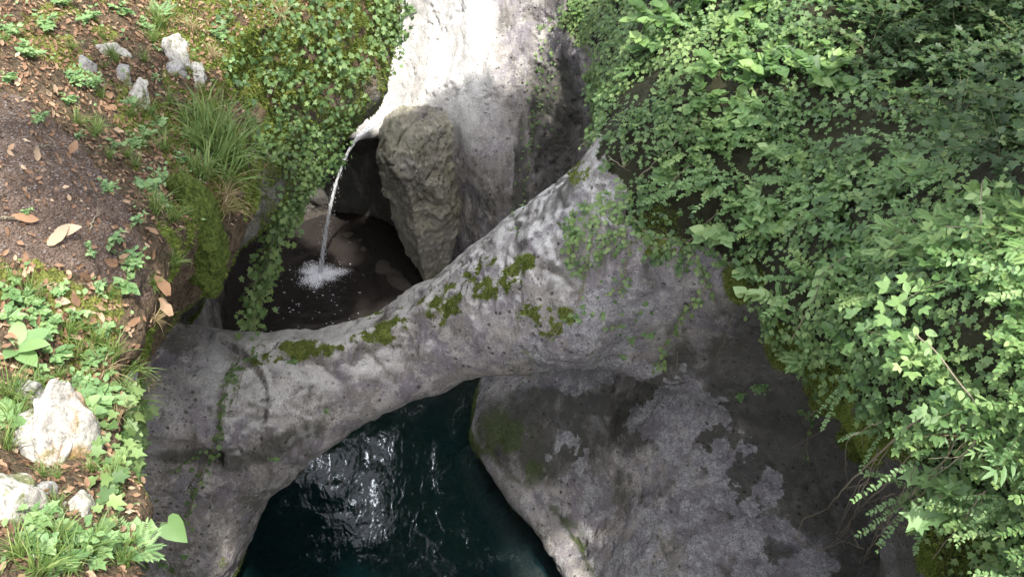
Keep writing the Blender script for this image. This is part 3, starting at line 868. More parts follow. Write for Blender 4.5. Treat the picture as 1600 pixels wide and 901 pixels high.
for i in range(260):                                   # spray shed by the stream
    s_ = rs.uniform(.25, 1); p_ = arc(np.zeros(3), np.zeros(3), s_, s_ + .01, 2)[0] + rs.normal(0, .012 + .03 * s_, 3)
    a_ = rs.uniform(.0012, .003); pr.append((ico(1)[0] * [a_, a_, a_ * 3] + [p_[0], p_[1], max(p_[2], .01)], ico(1)[1])) if 0 else SPRAY.append((p_, a_))
# trickle over the lip
pr = []
for i in range(8):
    s = np.linspace(0, 1, 10)[:, None]
    a = C(585 + rs.normal(0, 6), 190, z=1.72) - base; bb = lip - base + [rs.normal(0, .02), 0, .01]
    pr.append(tube(a * (1 - s) + bb * s, .012, 5))
V, F = join(pr); make_mesh('trickle', V, F, M_FALL, parent=wf)
# splash: frothy dome, ring and droplets
pr = []
dv, dt = ico(1)
for i in range(2600):
    r = abs(rs.normal(0, .125)) ; th = rs.uniform(0, 6.283); hh = max(0, rs.exponential(.018) * (1 - r * 2))
    s = rs.uniform(.001, .0036) * (1.4 if r < .08 else .7)
    if i < len(SPRAY): pr.append((dv * SPRAY[i][1] * [1, 1, 2.5] + [SPRAY[i][0][0], SPRAY[i][0][1], max(SPRAY[i][0][2], .01)], dt))
    pr.append((dv * s * [1.3, 1.3, .7] + [r * math.cos(th) * 1.25, r * math.sin(th) * 1.0, hh + .015], dt))
V, F = join(pr); make_mesh('splash_drops', V, F, M_DROP, parent=wf)
k = 48; rr = np.linspace(0, 1, 14)
V = []
for j, r in enumerate(rr):
    for i in range(k):
        th = i / k * 6.2832
        q = r * (.24 + .05 * math.sin(3 * th + 1) + .03 * math.sin(7 * th))
        V.append((q * math.cos(th) * 1.2, q * math.sin(th), .02 + .03 * (1 - r) ** 2 + .012 * rs.normal() * (r < .95)))
I = np.arange(14 * k).reshape(14, k); J = np.roll(I, -1, 1)
make_mesh('foam', np.array(V), np.stack([I[:-1], I[1:], J[1:], J[:-1]], -1).reshape(-1, 4), M_FOAM, dict(fade=np.repeat(1 - rr, k)), parent=wf)
# small flecks of foam drifting on the upper pool
pr = []
for i in range(70):
    px, py = rs.uniform(380, 560), rs.uniform(455, 520)
    if i > 45: px, py = rs.normal(500, 40), rs.normal(437, 16)
    c = C(px, py, z=.012); s = rs.uniform(.002, .007)
    pr.append((dv * [s * rs.uniform(1, 3), s, .004] + c, dt))
V, F = join(pr); tag(make_mesh('foam_flecks', V, F, M_DROP), 'tiny white foam flecks drifting on the upper pool', 'foam', kind='stuff')
# ------------------------------------------------------------------ leaf shapes: (vertices, triangles), base at origin, tip at +Y, face +Z
def fan(outline, c, cup=.0):
    V = [c] + outline
    n = len(outline)
    return np.array([(x, y, (cup * abs(x)) if i else 0) for i, (x, y) in enumerate(V)], float), np.array([(0, i + 1, (i + 1) % n + 1) for i in range(n)])
IVY = fan([(0, 0), (.22, -.10), (.42, .06), (.30, .26), (.50, .50), (.20, .56), (0, 1.0), (-.20, .56), (-.50, .50), (-.30, .26), (-.42, .06), (-.22, -.10)], (0, .32), .22)
MAPLE = fan([(0, 0), (.30, -.12), (.34, .06), (.62, .16), (.45, .32), (.68, .62), (.36, .56), (.16, .60), (0, 1.05), (-.16, .60), (-.36, .56), (-.68, .62), (-.45, .32), (-.62, .16), (-.34, .06), (-.30, -.12)], (0, .3), .15)
def blade(w, segs, droop=.12, fold=.18, heart=0):
    ys = np.linspace(0, 1, segs + 1)
    prof = np.sin(np.pi * np.clip(ys, 0, 1) ** (.75)) ** .8 * w
    prof[0] = w * .12 if not heart else w * .3; prof[-1] = 0
    V, T = [], []
    for y, p in zip(ys, prof):
        z = -droop * y * y
        V += [(-p, y - (heart * .16 if y == 0 else 0), z + fold * p), (0, y, z), (p, y - (heart * .16 if y == 0 else 0), z + fold * p)]
    for i in range(segs):
        a = i * 3
        for k in (0, 1):
            T += [(a + k, a + k + 1, a + k + 4), (a + k, a + k + 4, a + k + 3)]
    return np.array(V), np.array(T)
OVATE = blade(.30, 4)
HEART = fan([(0, 0), (.16, -.13), (.36, -.10), (.48, .10), (.42, .38), (.24, .68), (0, 1.0), (-.24, .68), (-.42, .38), (-.48, .10), (-.36, -.10), (-.16, -.13)], (0, .3), .2)
LANCE = blade(.13, 4, .25)
OVAL = blade(.36, 3, .05)
def compound(leaf, pairs, sc, spread=60):
    V, T, o = [], [], 0
    lv, lt = leaf
    def put(x, y, ang, s):
        nonlocal o
        c, sn = math.cos(math.radians(ang)), math.sin(math.radians(ang))
        q = lv * s
        V.append(np.stack([q[:, 0] * c + q[:, 1] * sn + x, -q[:, 0] * sn + q[:, 1] * c + y, q[:, 2]], 1)); T.append(lt + o); o += len(lv)
    for i in range(pairs):
        y = .15 + .6 * i / max(pairs - 1, 1)
        s = sc * (1 - .35 * i / pairs)
        put(0, y, spread, s); put(0, y, -spread, s)
    put(0, .72, 0, sc)
    V.append(np.array([(-.008, 0, 0), (.008, 0, 0), (0, .8, 0)])); T.append(np.array([(0, 1, 2)]) + o)
    return np.concatenate(V), np.concatenate(T)
PINNATE = compound(blade(.3, 3), 2, .42)
FERNLEAF = compound(blade(.16, 2), 11, .26, 72)
TRIFOL = compound(blade(.36, 3), 1, .6, 68)
def nrmz(a): return a / np.maximum(np.linalg.norm(a, axis=-1, keepdims=True), 1e-9)
def leaves(tmpl, P, N, D, S, tint, curl=None):
    """stamp a leaf shape at every point: normal N, pointing D, length S"""
    lv, lt = tmpl
    N = nrmz(N); D = nrmz(D - (D * N).sum(1, keepdims=True) * N); X = np.cross(D, N)
    S = np.asarray(S)[:, None]
    V = P[:, None] + (lv[None, :, 0:1] * X[:, None] + lv[None, :, 1:2] * D[:, None] + lv[None, :, 2:3] * N[:, None]) * S[:, None]
    F = lt[None] + (np.arange(len(P)) * len(lv))[:, None, None]
    return V.reshape(-1, 3), F.reshape(-1, 3), np.repeat(tint, len(lv))
def leaf_material(name, c0, c1, c2, gloss=.52, trans=.3, spec=.45):
    m, t, b = mat(name); g = NT(t)
    ti = g.attr('tint')
    c = g.ramp(ti, [(0, c0), (.5, c1), (1, c2)])
    c = g.mix(g.math('MULTIPLY', g.noise(3.5, 3), .5), c, tuple(v * .55 for v in c1))
    t.links.new(c, b.inputs['Base Color'])
    b.inputs['Roughness'].default_value = gloss; b.inputs['Specular IOR Level'].default_value = spec
    tl = t.nodes.new('ShaderNodeBsdfTranslucent')
    t.links.new(g.mix(.5, c, tuple(min(1, v * 1.6) for v in c2)), tl.inputs[0])
    ms = t.nodes.new('ShaderNodeMixShader'); ms.inputs[0].default_value = trans
    out = [n for n in t.nodes if n.type == 'OUTPUT_MATERIAL'][0]
    t.links.new(b.outputs[0], ms.inputs[1]); t.links.new(tl.outputs[0], ms.inputs[2]); t.links.new(ms.outputs[0], out.inputs[0])
    return m
M_IVY = leaf_material('ivy_leaf', (.022, .055, .02), (.10, .185, .06), (.25, .35, .12))
M_BUSH = leaf_material('bush_leaf', (.035, .085, .028), (.135, .25, .075), (.29, .41, .14))
M_LIGHT = leaf_material('young_leaf', (.10, .20, .07), (.19, .32, .12), (.32, .44, .18))
M_GRASS = leaf_material('grass_blade', (.06, .13, .025), (.13, .22, .05), (.30, .34, .12), .5, .3)
M_DARKL = leaf_material('dark_leaf', (.02, .05, .02), (.045, .09, .03), (.09, .15, .045))
M_DEAD = leaf_material('dead_leaf', (.10, .055, .035), (.26, .155, .09), (.50, .39, .27), .6, .1, .25)
M_DRY = leaf_material('dry_grass', (.16, .11, .05), (.34, .26, .14), (.5, .42, .26), .6, .15, .2)
M_MOSSL = leaf_material('moss_tuft', (.035, .055, .012), (.11, .155, .03), (.26, .32, .07), .8, .2, .1)
def twig_material(name, c0, c1):
    m, t, b = mat(name); g = NT(t)
    t.links.new(g.mix(g.noise(40, 4), c0, c1), b.inputs['Base Color']); b.inputs['Roughness'].default_value = .8
    return m
M_STEM = twig_material('green_stem', (.06, .08, .03), (.16, .15, .07))
M_TWIG = twig_material('bare_twig', (.10, .08, .05), (.30, .26, .18))
M_BARK = twig_material('bark', (.05, .04, .03), (.14, .11, .08))
UP = np.array([0, 0, 1.0])

# ------------------------------------------------------------------ creeping ivy: sampled over the rock and bank surfaces
def scatter(V, F, mask, dens, rs, jitter=0):
    k = F.shape[1]
    a = V[F[:, 0]]; e1 = V[F[:, 1]] - a; e2 = V[F[:, k - 1]] - a
    area = np.linalg.norm(np.cross(e1, e2), axis=1) * (1 if k == 4 else .5)
    w = area * mask[F].mean(1)
    n = rs.poisson(w.sum() * dens)
    if n == 0: return np.zeros((0, 3)), np.zeros(0, int)
    c = np.cumsum(w)
    idx = np.minimum(np.searchsorted(c, rs.rand(n) * c[-1]), len(F) - 1)
    u, v = rs.rand(n, 1), rs.rand(n, 1)
    if k == 3:
        fl = (u + v) > 1; u = np.where(fl, 1 - u, u); v = np.where(fl, 1 - v, v)
    return a[idx] + e1[idx] * u + e2[idx] * v, F[idx, 0]
def polyf(PXa, PYa, poly, n1=0, n2=0, amp=18):
    return poly_mask(PXa + amp * n1, PYa + amp * n2, poly).astype(float)
def creeper(name, V, F, N, mask, dens, s0, s1, material, tmpl, seed, lift=.05, label=None, tintb=.5, lump=.08, upw=.5, toward=(-.25, -.3, 0)):
    rs = np.random.RandomState(seed)
    P, vi = scatter(V, F, mask, dens, rs)
    n = len(P)
    nn = N[vi]
    L = fbm(P, 4.5, 3, seed)[:, None]
    P = P + nn * (rs.rand(n, 1) * lift + np.maximum(L, 0) * lump)
    ln = nrmz(nn * .7 + UP * upw + np.array(toward) + rs.normal(size=(n, 3)) * .33)
    dr = np.stack([rs.normal(0, .8, n) - .2, rs.normal(0, .8, n) - .3, rs.normal(-.8, .5, n)], 1)
    S = rs.uniform(s0, s1, n) * (1 + .25 * L[:, 0])
    tint = np.clip(tintb + rs.normal(0, .2, n) + .35 * fbm(P, 1.5, 2, seed + 5), 0, 1)
    lv, lf, lt = leaves(tmpl, P, ln, dr, S, tint)
    o = make_mesh(name, lv, lf, material, dict(tint=lt))
    tag(o, label, 'ivy' if 'ivy' in name else name.split('_')[-1], kind='stuff')
    return o
vegm = poly_mask(PX + 14 * nb2, PY + 14 * nb3, VEG) & (RV[:, 0] > .25) & (RV[:, 2] > .9) & (RV[:, 0] < 3.8)
thin = sstep(-.45, -.1, nb2 + .4 * nb3)
dimz = EDGE * .9
for a in ((1210, 440, 45, 40, 0), (1290, 610, 60, 50, 30), (1370, 760, 60, 60, 0), (1500, 110, 160, 60, 10), (1060, 340, 40, 50, 0), (1460, 640, 60, 25, 0)):
    dimz = np.maximum(dimz, region(RV, *a))
creeper('ivy_carpet', RV, RQ, RN, vegm * thin * (1 - .85 * dimz) * sstep(-.5, .1, nb1 + .6 * nb2), 2100, .018, .042, M_IVY, IVY, 41, .07, 'ivy and small creepers covering the slope right of the gorge', .62, .17)
small = np.zeros(len(RV))
for pl in ([(880, 345), (960, 300), (975, 380), (940, 400), (905, 430), (878, 420)], [(960, 280), (1000, 290), (1010, 370), (960, 360)], [(1010, 360), (1090, 385), (1085, 420), (1010, 400)]):
    small = np.maximum(small, polyf(PX, PY, pl, nb2, nb3, 20))
small = np.maximum(small * (RV[:, 1] < 6.8), 0)
small = np.maximum(small, .10 * region(RV, 830, 200, 14, 160, 8) + .10 * region(RV, 855, 120, 20, 100, 0) * (RV[:, 1] > 6.5))
small = np.maximum(small, .14 * region(RV, 940, 460, 90, 60, -20) * (nb2 > .1))
creeper('ivy_patch', RV, RQ, RN, small, 1700, .022, .042, M_IVY, IVY, 43, .05, 'dark ivy clump hugging the shoulder where the arch meets the slope', .6)
IVYL = [(345, -300), (332, 20), (350, 150), (372, 210), (400, 240), (430, 262), (428, 340), (470, 340), (495, 300), (528, 232), (568, 145), (640, 60), (640, -300)]
lm = polyf(gpx, gpy, IVYL, gn1, gn2, 20) * sstep(-.35, .05, gn1 + .5 * gn2)
lm = lm * (1 - .65 * polyf(gpx, gpy, [(330, 0), (400, 0), (420, 190), (380, 210), (345, 150)]))
creeper('ivy_curtain', GV, GQ, GN, lm, 1500, .018, .040, M_IVY, IVY, 47, .08, 'ivy hanging down the mossy face left of the waterfall', .55, .08, .3)
edge = polyf(gpx, gpy, [(150, 590), (185, 600), (215, 640), (200, 740), (180, 830), (140, 850), (130, 640)], gn1, gn2, 8)
creeper('ivy_fringe', GV, GQ, GN, edge, 900, .03, .055, M_IVY, IVY, 49, .05, 'ivy trailing along the bank edge below the dry grass', .75, .03)
# moss tufts giving the moss a nap
def moss(name, V, F, N, mask, dens, seed, label, s=(.006, .016)):
    rs = np.random.RandomState(seed)
    P, vi = scatter(V, F, mask, dens, rs); n = len(P)
    ln = rs.normal(size=(n, 3)); d = N[vi] + rs.normal(size=(n, 3)) * .5
    lv, lf, lt = leaves((np.array([(-.22, 0, 0), (.22, 0, 0), (0, 1, 0)]), np.array([(0, 1, 2)])), P, ln, d, rs.uniform(*s, n), np.clip(rs.normal(.5, .25, n) + .3 * fbm(P, 9, 2, seed), 0, 1))
    return tag(make_mesh(name, lv, lf, M_MOSSL, dict(tint=lt)), label, 'moss', kind='stuff')
moss('bank_moss', GV, GQ, GN, gm * (gpx > 205) * (gpy < 560) * (gpx < 660) * (gpy > -80), 11000, 51, 'yellow green moss on the shoulder of the left bank', (.01, .028))
moss('waterline_moss', RV, RQ, RN, sstep(.35, .9, green) * (RV[:, 1] < 7) * (RV[:, 2] > .1) * (nb4 > -.1), 9000, 57, 'thin green moss on the rock just above the lower pool', (.006, .018))
moss('arch_moss', RV, RQ, RN, MOSS_W, 36000, 53, 'cushions of moss along the brow of the arch', (.005, .018))
mn = tri_normals(MB_V, MB_T)
mm_ = moss('boulder_moss', MB_V, MB_T, mn, np.ones(len(MB_V)), 50000, 55, 'shaggy moss over the hanging boulder', (.01, .03))
mm_.parent = mb
for k_ in ('label', 'category', 'kind'):
    if k_ in mm_: del mm_[k_]

# ------------------------------------------------------------------ plants, each a thing of its own
def root(name, p, label, cat, group=None, rz=0, tilt=None):
    o = bpy.data.objects.new(name, None); COL.objects.link(o)
    o.location = p
    o.rotation_euler = (0, 0, rz)
    return tag(o, label, cat, group)
def arch_stem(rs, L, lean, az, n=9, droop=.6):
    s = np.linspace(0, 1, n)
    el = math.radians(90 - lean)
    h = s * L
    dz = h * math.sin(el) - droop * L * s ** 2.2 * .6
    dr = h * math.cos(el) + droop * L * s ** 2 * .35
    w = rs.normal(0, .03 * L, (n, 3)).cumsum(0) * .35
    return np.stack([dr * math.cos(az), dr * math.sin(az), dz], 1) + w * s[:, None]
def shrub_mesh(seed, stems, L, tmpl, size, per, lm_, droop=.6, lean=(15, 75), bias=None, opp=False, tintb=.5, stem_r=.003):
    rs = np.random.RandomState(seed)
    tubes, P, N, D, S, Ti = [], [], [], [], [], []
    for i in range(stems):
        az = rs.uniform(0, 6.283) if bias is None else bias + rs.normal(0, .8)
        l = L * rs.uniform(.6, 1.15)
        path = arch_stem(rs, l, rs.uniform(*lean), az, 9, droop)
        tubes.append(tube(path, np.linspace(stem_r, stem_r * .35, 9), 4))
        tb = tintb + rs.normal(0, .2)
        for j in range(per):
            s = .2 + .8 * (j + rs.rand() * .5) / per
            f = min(s, .999) * 8; k = int(f); p = path[k] * (1 - f + k) + path[k + 1] * (f - k)
            tg = nrmz(path[k + 1] - path[k])
            sd = nrmz(np.cross(tg, UP) + 1e-6)
            for sg in ((-1, 1) if opp else ((-1) ** j,)):
                d = sd * sg * .9 + tg * (.5 if j < per - 1 else 2) + rs.normal(0, .25, 3)
                N.append(UP + rs.normal(0, .32, 3) + sd * sg * -.15); D.append(d); P.append(p); S.append(size * rs.uniform(.6, 1.15)); Ti.append(np.clip(tb + rs.normal(0, .14) + .2 * (s - .5), 0, 1))
    sv, sf = join(tubes)
    lv, lf, lt = leaves(tmpl, np.array(P), np.array(N), np.array(D), np.array(S), np.array(Ti))
    return (sv, sf), (lv, lf, lt), lm_
class Kind:
    """a plant built once; later plants copy its parts"""
    def __init__(s, name, cat, variants, part='foliage'):
        s.name, s.cat, s.var, s.me, s.part = name, cat, variants, {}, part
    def put(s, p, label, v=0, rz=0, sc=1.0, group=None, n=None):
        r = root(s.name, p, label, s.cat, group)
        zt = nrmz(UP * 1.0 + (np.array(n) * .35 if n is not None else 0))
        q = Vector(zt).to_track_quat('Z', 'Y').to_matrix() @ Euler((0, 0, rz)).to_matrix()
        r.rotation_euler = q.to_euler(); r.scale = (sc, sc, sc)
        if v not in s.me:
            (sv, sf), (lv, lf, lt), m = s.var[v]()
            a = make_mesh('stem', sv, sf, M_STEM, parent=r)
            b = make_mesh(s.part, lv, lf, m, dict(tint=lt), parent=r)
            s.me[v] = (a, b)
        else:
            for a in s.me[v]:
                c = a.copy(); COL.objects.link(c); c.parent = r
        return r
K_SMALL = Kind('bushy_shrub', 'shrub', [lambda i=i: shrub_mesh(500 + i, 16, .30, OVATE, .034, 16, M_BUSH, .5, opp=True) for i in range(4)])
K_BROAD = Kind('broadleaf_plant', 'plant', [lambda i=i: shrub_mesh(520 + i, 8, .26, HEART, .075, 6, M_BUSH, .45, opp=True) for i in range(3)])
K_LIGHT = Kind('young_broadleaf_plant', 'plant', [lambda i=i: shrub_mesh(540 + i, 7, .24, HEART, .085, 6, M_LIGHT, .5, opp=True, tintb=.55) for i in range(2)])
K_PINN = Kind('elder_sapling', 'sapling', [lambda i=i: shrub_mesh(560 + i, 7, .34, PINNATE, .15, 5, M_BUSH, .5, opp=True, tintb=.55) for i in range(2)])
K_VINE = Kind('leafy_creeper', 'creeper', [lambda i=i: shrub_mesh(580 + i, 8, .5, OVATE, .034, 22, M_LIGHT, .9, opp=True, tintb=.3, lean=(40, 80)) for i in range(3)])
K_DARK = Kind('dark_shrub', 'shrub', [lambda i=i: shrub_mesh(600 + i, 14, .4, IVY, .05, 12, M_DARKL, .5) for i in range(2)])
K_FINE = Kind('fine_leaved_plant', 'plant', [lambda i=i: shrub_mesh(620 + i, 14, .22, FERNLEAF, .09, 4, M_BUSH, .5, opp=True) for i in range(2)])
K_MAPLE = Kind('maple_seedling', 'seedling', [lambda i=i: shrub_mesh(640 + i, 5, .26, MAPLE, .11, 4, M_LIGHT, .5, opp=True, tintb=.35) for i in range(2)])
def rosette(seed, n, L, tmpl, m, up=.6):
    rs = np.random.RandomState(seed)
    th = np.arange(n) * 2.4 + rs.rand() * 6
    u = rs.uniform(.2, up, n)
    D = np.stack([np.cos(th), np.sin(th), u], 1); N = np.stack([-np.cos(th) * u, -np.sin(th) * u, 1 + 0 * u], 1) + rs.normal(0, .15, (n, 3))
    lv, lf, lt = leaves(tmpl, D * .01, N, D, L * rs.uniform(.6, 1.1, n), rs.uniform(.2, .8, n))
    return tube(np.array([(0, 0, -.03), (0, 0, .01), (0, 0, .02)]), .004, 4), (lv, lf, lt), m
K_HELL = Kind('hellebore', 'plant', [lambda: shrub_mesh(660, 5, .16, compound(blade(.12, 4), 3, .5, 48), .14, 2, M_LIGHT, .4, opp=True, tintb=.2)])
K_FERN = Kind('fern', 'fern', [lambda i=i: rosette(680 + i, 9, .24, FERNLEAF, M_LIGHT, .8) for i in range(2)], 'frond')
K_HERB = Kind('small_herb', 'herb', [lambda i=i: shrub_mesh(700 + i, 6, .07, [OVAL, TRIFOL, HEART, IVY][i], [.028, .05, .035, .035][i], 3, M_LIGHT, .3, opp=True, tintb=.35, stem_r=.0015) for i in range(4)])
K_PLANT = Kind('plantain', 'herb', [lambda i=i: rosette(720 + i, 7, .13, OVATE, M_LIGHT, .7) for i in range(2)])
def tuft(seed, n, L, m, w=.022, droop=.9):
    rs = np.random.RandomState(seed)
    V, T, Ti, o = [], [], [], 0
    for i in range(n):
        az = rs.uniform(0, 6.283); l = L * rs.uniform(.45, 1.15); s = np.linspace(0, 1, 6)
        le = rs.uniform(.15, .95)
        r = l * le * (s * .5 + s ** 2 * .5); z = l * (s - droop * le * .75 * s ** 2.3)
        c = np.stack([r * math.cos(az), r * math.sin(az), z], 1) + [rs.normal(0, .012), rs.normal(0, .012), 0]
        sd = np.array([-math.sin(az), math.cos(az), rs.normal(0, .3)]); ww = w * L * (1 - s ** 2)[:, None] * rs.uniform(.7, 1.3) * .5
        a, b = c - sd * ww, c + sd * ww
        V.append(np.stack([a, b], 1).reshape(-1, 3))
        for k in range(5): T += [(o + 2 * k, o + 2 * k + 1, o + 2 * k + 3), (o + 2 * k, o + 2 * k + 3, o + 2 * k + 2)]
        o += 12; Ti += [np.clip(rs.normal(.45, .25), 0, 1)] * 12
    return np.concatenate(V), np.array(T), np.array(Ti), m
class Tuft:
    def __init__(s, name, var): s.name, s.var, s.me = name, var, {}
    def put(s, p, label, v=0, rz=0, sc=1, group='grass tufts on the left bank', n=None):
        if v not in s.me:
            V, T, ti, m = s.var[v](); o = make_mesh(s.name, V, T, m, dict(tint=ti)); s.me[v] = o
        else:
            o = s.me[v].copy(); COL.objects.link(o)
        o.location = p; zt = nrmz(UP + (np.array(n) * .8 if n is not None else 0))
        o.rotation_euler = (Vector(zt).to_track_quat('Z', 'Y').to_matrix() @ Euler((0, 0, rz)).to_matrix()).to_euler(); o.scale = (sc,) * 3
        return tag(o, label, 'grass tuft', group)
K_GRASS = Tuft('grass_tuft', [lambda i=i: tuft(740 + i, 55, .2, M_GRASS) for i in range(3)])
K_DRY = Tuft('dry_grass_tuft', [lambda i=i: tuft(760 + i, 60, .2, M_DRY, .014, 1.1) for i in range(2)])

rs = np.random.RandomState(99)
used_pts = []
def poisson(poly, step, rs, tries=9000, x0=860, x1=1720, y0=-110, y1=990):
    out = []
    for _ in range(tries):
        x, y = rs.uniform(x0, x1), rs.uniform(y0, y1)
        if not poly_mask(np.array([x]), np.array([y]), poly)[0]: continue
        if all((x - a) ** 2 + (y - b) ** 2 > (step * (1 + .3 * ((x > 1250) and y > 200))) ** 2 for a, b in out): out.append((x, y))
    return out
def zone(x, y):
    """words for where on the slope something grows"""
    return ''
VEGIN = [(975, -110), (985, 150), (1010, 250), (1090, 300), (1180, 350), (1240, 420), (1270, 500), (1340, 570), (1410, 640), (1480, 700), (1510, 800), (1530, 1000), (1720, 1000), (1720, -110)]
cells = {}
for i, (x, y) in enumerate(poisson(VEGIN, 36, rs)):
    p, n = on_any(x, y)
    if p is None or p[0] < .3: continue
    dk = ((x - 1490) / 170) ** 2 + ((y - 70) / 75) ** 2 < 1 or (x > 1500 and y < 250)
    hole = any((x - a) ** 2 + (y - b) ** 2 < r * r for a, b, r in ((1210, 440, 38), (1290, 610, 45), (1235, 545, 40), (1350, 680, 40), (1410, 685, 40), (1500, 880, 45), (1360, 330, 22), (1060, 330, 50), (1400, 720, 50)))
    if hole: continue
    if not dk and fbm(p[None] * 1.0, 2.3, 2, 555)[0] < -.12 and rs.rand() < .7: continue
    u = rs.rand()
    if dk: K, nv, sc = K_DARK, 2, rs.uniform(.7, 1.1)
    elif x < 1060 and y > 90: K, nv, sc = K_SMALL, 4, rs.uniform(.35, .55)
    elif y < 170 and u < .65: K, nv, sc = K_BROAD, 3, rs.uniform(.6, 1.05)
    elif x > 1350 and 240 < y < 400 and u < .45: K, nv, sc = K_FINE, 2, rs.uniform(.8, 1.2)
    elif u < .58: K, nv, sc = K_SMALL, 4, rs.uniform(.55, 1.0)
    elif u < .74: K, nv, sc = K_VINE, 3, rs.uniform(.5, .9)
    elif u < .88: K, nv, sc = K_BROAD, 3, rs.uniform(.5, .8)
    else: K, nv, sc = K_PINN, 2, rs.uniform(.5, .85)
    if y > 600: sc *= .8
    look = {'bushy_shrub': 'bushy oval leaved shrub', 'broadleaf_plant': 'broad heart leaved plant', 'elder_sapling': 'sapling with paired leaflets',
            'leafy_creeper': 'pale arching creeper', 'dark_shrub': 'dark shaded shrub', 'fine_leaved_plant': 'feathery fine leaved plant'}[K.name]
    row = ('along the top', 'near the top', 'an eighth down', 'a quarter down', 'a third down', 'half way down', 'two thirds down', 'low', 'at the foot')[int(np.clip((y + 110) // 120, 0, 8))]
    colm = ('next to the gorge', 'a step from the gorge', 'left of centre', 'right of centre', 'far right', 'by the right edge')[int(np.clip((x - 930) // 118, 0, 5))]
    cells.setdefault((K.name, row, colm), []).append((x, K, p, look, row, colm, rs.randint(nv), rs.uniform(0, 6.28), sc, n))
RANK = {1: [''], 2: ['left ', 'right '], 3: ['left ', 'middle ', 'right '], 4: ['leftmost ', 'second ', 'third ', 'rightmost '], 5: ['leftmost ', 'second ', 'third ', 'fourth ', 'rightmost ']}
for key, L in cells.items():
    L.sort(key=lambda q: q[0])
    for i, (x, K, p, look, row, colm, v, rz, sc, n) in enumerate(L):
        rk_ = RANK[len(L)][i] if len(L) in RANK else ['leftmost ', 'second ', 'third ', 'fourth ', 'fifth ', 'sixth ', 'seventh ', 'eighth ', 'ninth ', 'tenth '][min(i, 9)]
        lab = f'{rk_}{look} {row} the slope, {colm}'
        K.put(p - UP * .02, lab, v, rz, sc, group=f"{key[0].replace('_', ' ')}s on the slope", n=n)
# ------------------------------------------------------------------ plants one can point to
def at(px, py, lift=0.0):
    p, n = on_any(px, py)
    return p + UP * lift, n
for K, px, py, v, sc, lab in (
    (K_LIGHT, 1140, 372, 0, .85, 'pale green broadleaf plant jutting out over the grey rock face'),
    (K_LIGHT, 1195, 330, 1, .7, 'pale broadleaf plant just above the one that juts out'),
    (K_LIGHT, 1215, 470, 0, .8, 'pale green plant with drooping heart leaves beside the dark hollow'),
    (K_LIGHT, 1180, 425, 1, .6, 'smaller pale plant left of the drooping one'),
    (K_LIGHT, 1175, 190, 1, .75, 'light heart leaved plant amid the ivy in the upper slope'),
    (K_LIGHT, 1225, 245, 0, .6, 'light plant in the middle of the ivy slope'),
    (K_LIGHT, 1080, 165, 0, .4, 'small yellow green plant on the ivy near the top of the gorge'),
    (K_MAPLE, 1545, 800, 0, .9, 'maple seedling with big lobed leaves at the lower right'),
    (K_MAPLE, 1500, 760, 1, .7, 'maple seedling just behind the big lobed one'),
    (K_HELL, 1520, 650, 0, .9, 'hellebore with fingered leaves above the dry grass'),
    (K_HELL, 1590, 690, 0, 1.0, 'hellebore with fingered leaves at the right margin'),
    (K_VINE, 1440, 770, 0, .6, 'bright creeper hanging out left of the maple seedling'),
    (K_VINE, 1470, 700, 1, .6, 'bright creeper below the dry grass nest'),
    (K_VINE, 1385, 670, 2, .45, 'short creeper over the mossy edge of the slope'),
    (K_VINE, 1330, 590, 0, .45, 'short creeper above the vertical mossy edge'),
    (K_PINN, 1460, 560, 0, .8, 'elder sapling leaning out over the dark lower slope'),
    (K_PINN, 1500, 430, 1, .8, 'elder sapling in the bright right middle of the slope'),
    (K_FERN, 1255, 560, 0, .7, 'fern on the edge above the vertical rock'),
    (K_FERN, 1260, 640, 1, .4, 'little fern hanging on the mossy edge'),
    (K_SMALL, 905, 20, 0, .7, 'bush at the very top left of the slope'),
    (K_SMALL, 930, 45, 1, .6, 'second bush beside the topmost one'),
    (K_SMALL, 900, 365, 2, .35, 'tiny bush on the shoulder of the arch'),
    (K_HERB, 508, 645, 0, .7, 'tiny bright herb growing alone on the arch front'),
    (K_HERB, 1185, 600, 1, .9, 'small herb hanging on the dark face'),
    (K_HERB, 1160, 615, 2, .8, 'small herb left of its twin on the dark face'),
    (K_HERB, 905, 495, 0, .7, 'small herb on the lilac rock'),
    (K_HERB, 985, 530, 3, .7, 'dark herb in a pocket of the rock face'),
    (K_HERB, 975, 556, 3, .7, 'dark herb below the upper pocket'),
    (K_HERB, 1015, 522, 3, .9, 'dark fern like herb right of the rock pocket'),
    (K_HERB, 425, 715, 3, .9, 'mossy herb in the crease of the arch'),
    (K_HERB, 455, 565, 2, .8, 'herb on the brow of the arch'),
    (K_HERB, 640, 15, 0, 2.2, 'bright herb by the creek above the chute'),
):
    p, n = at(px, py)
    K.put(p - UP * .01, lab, v, px * .37, sc, n=n)
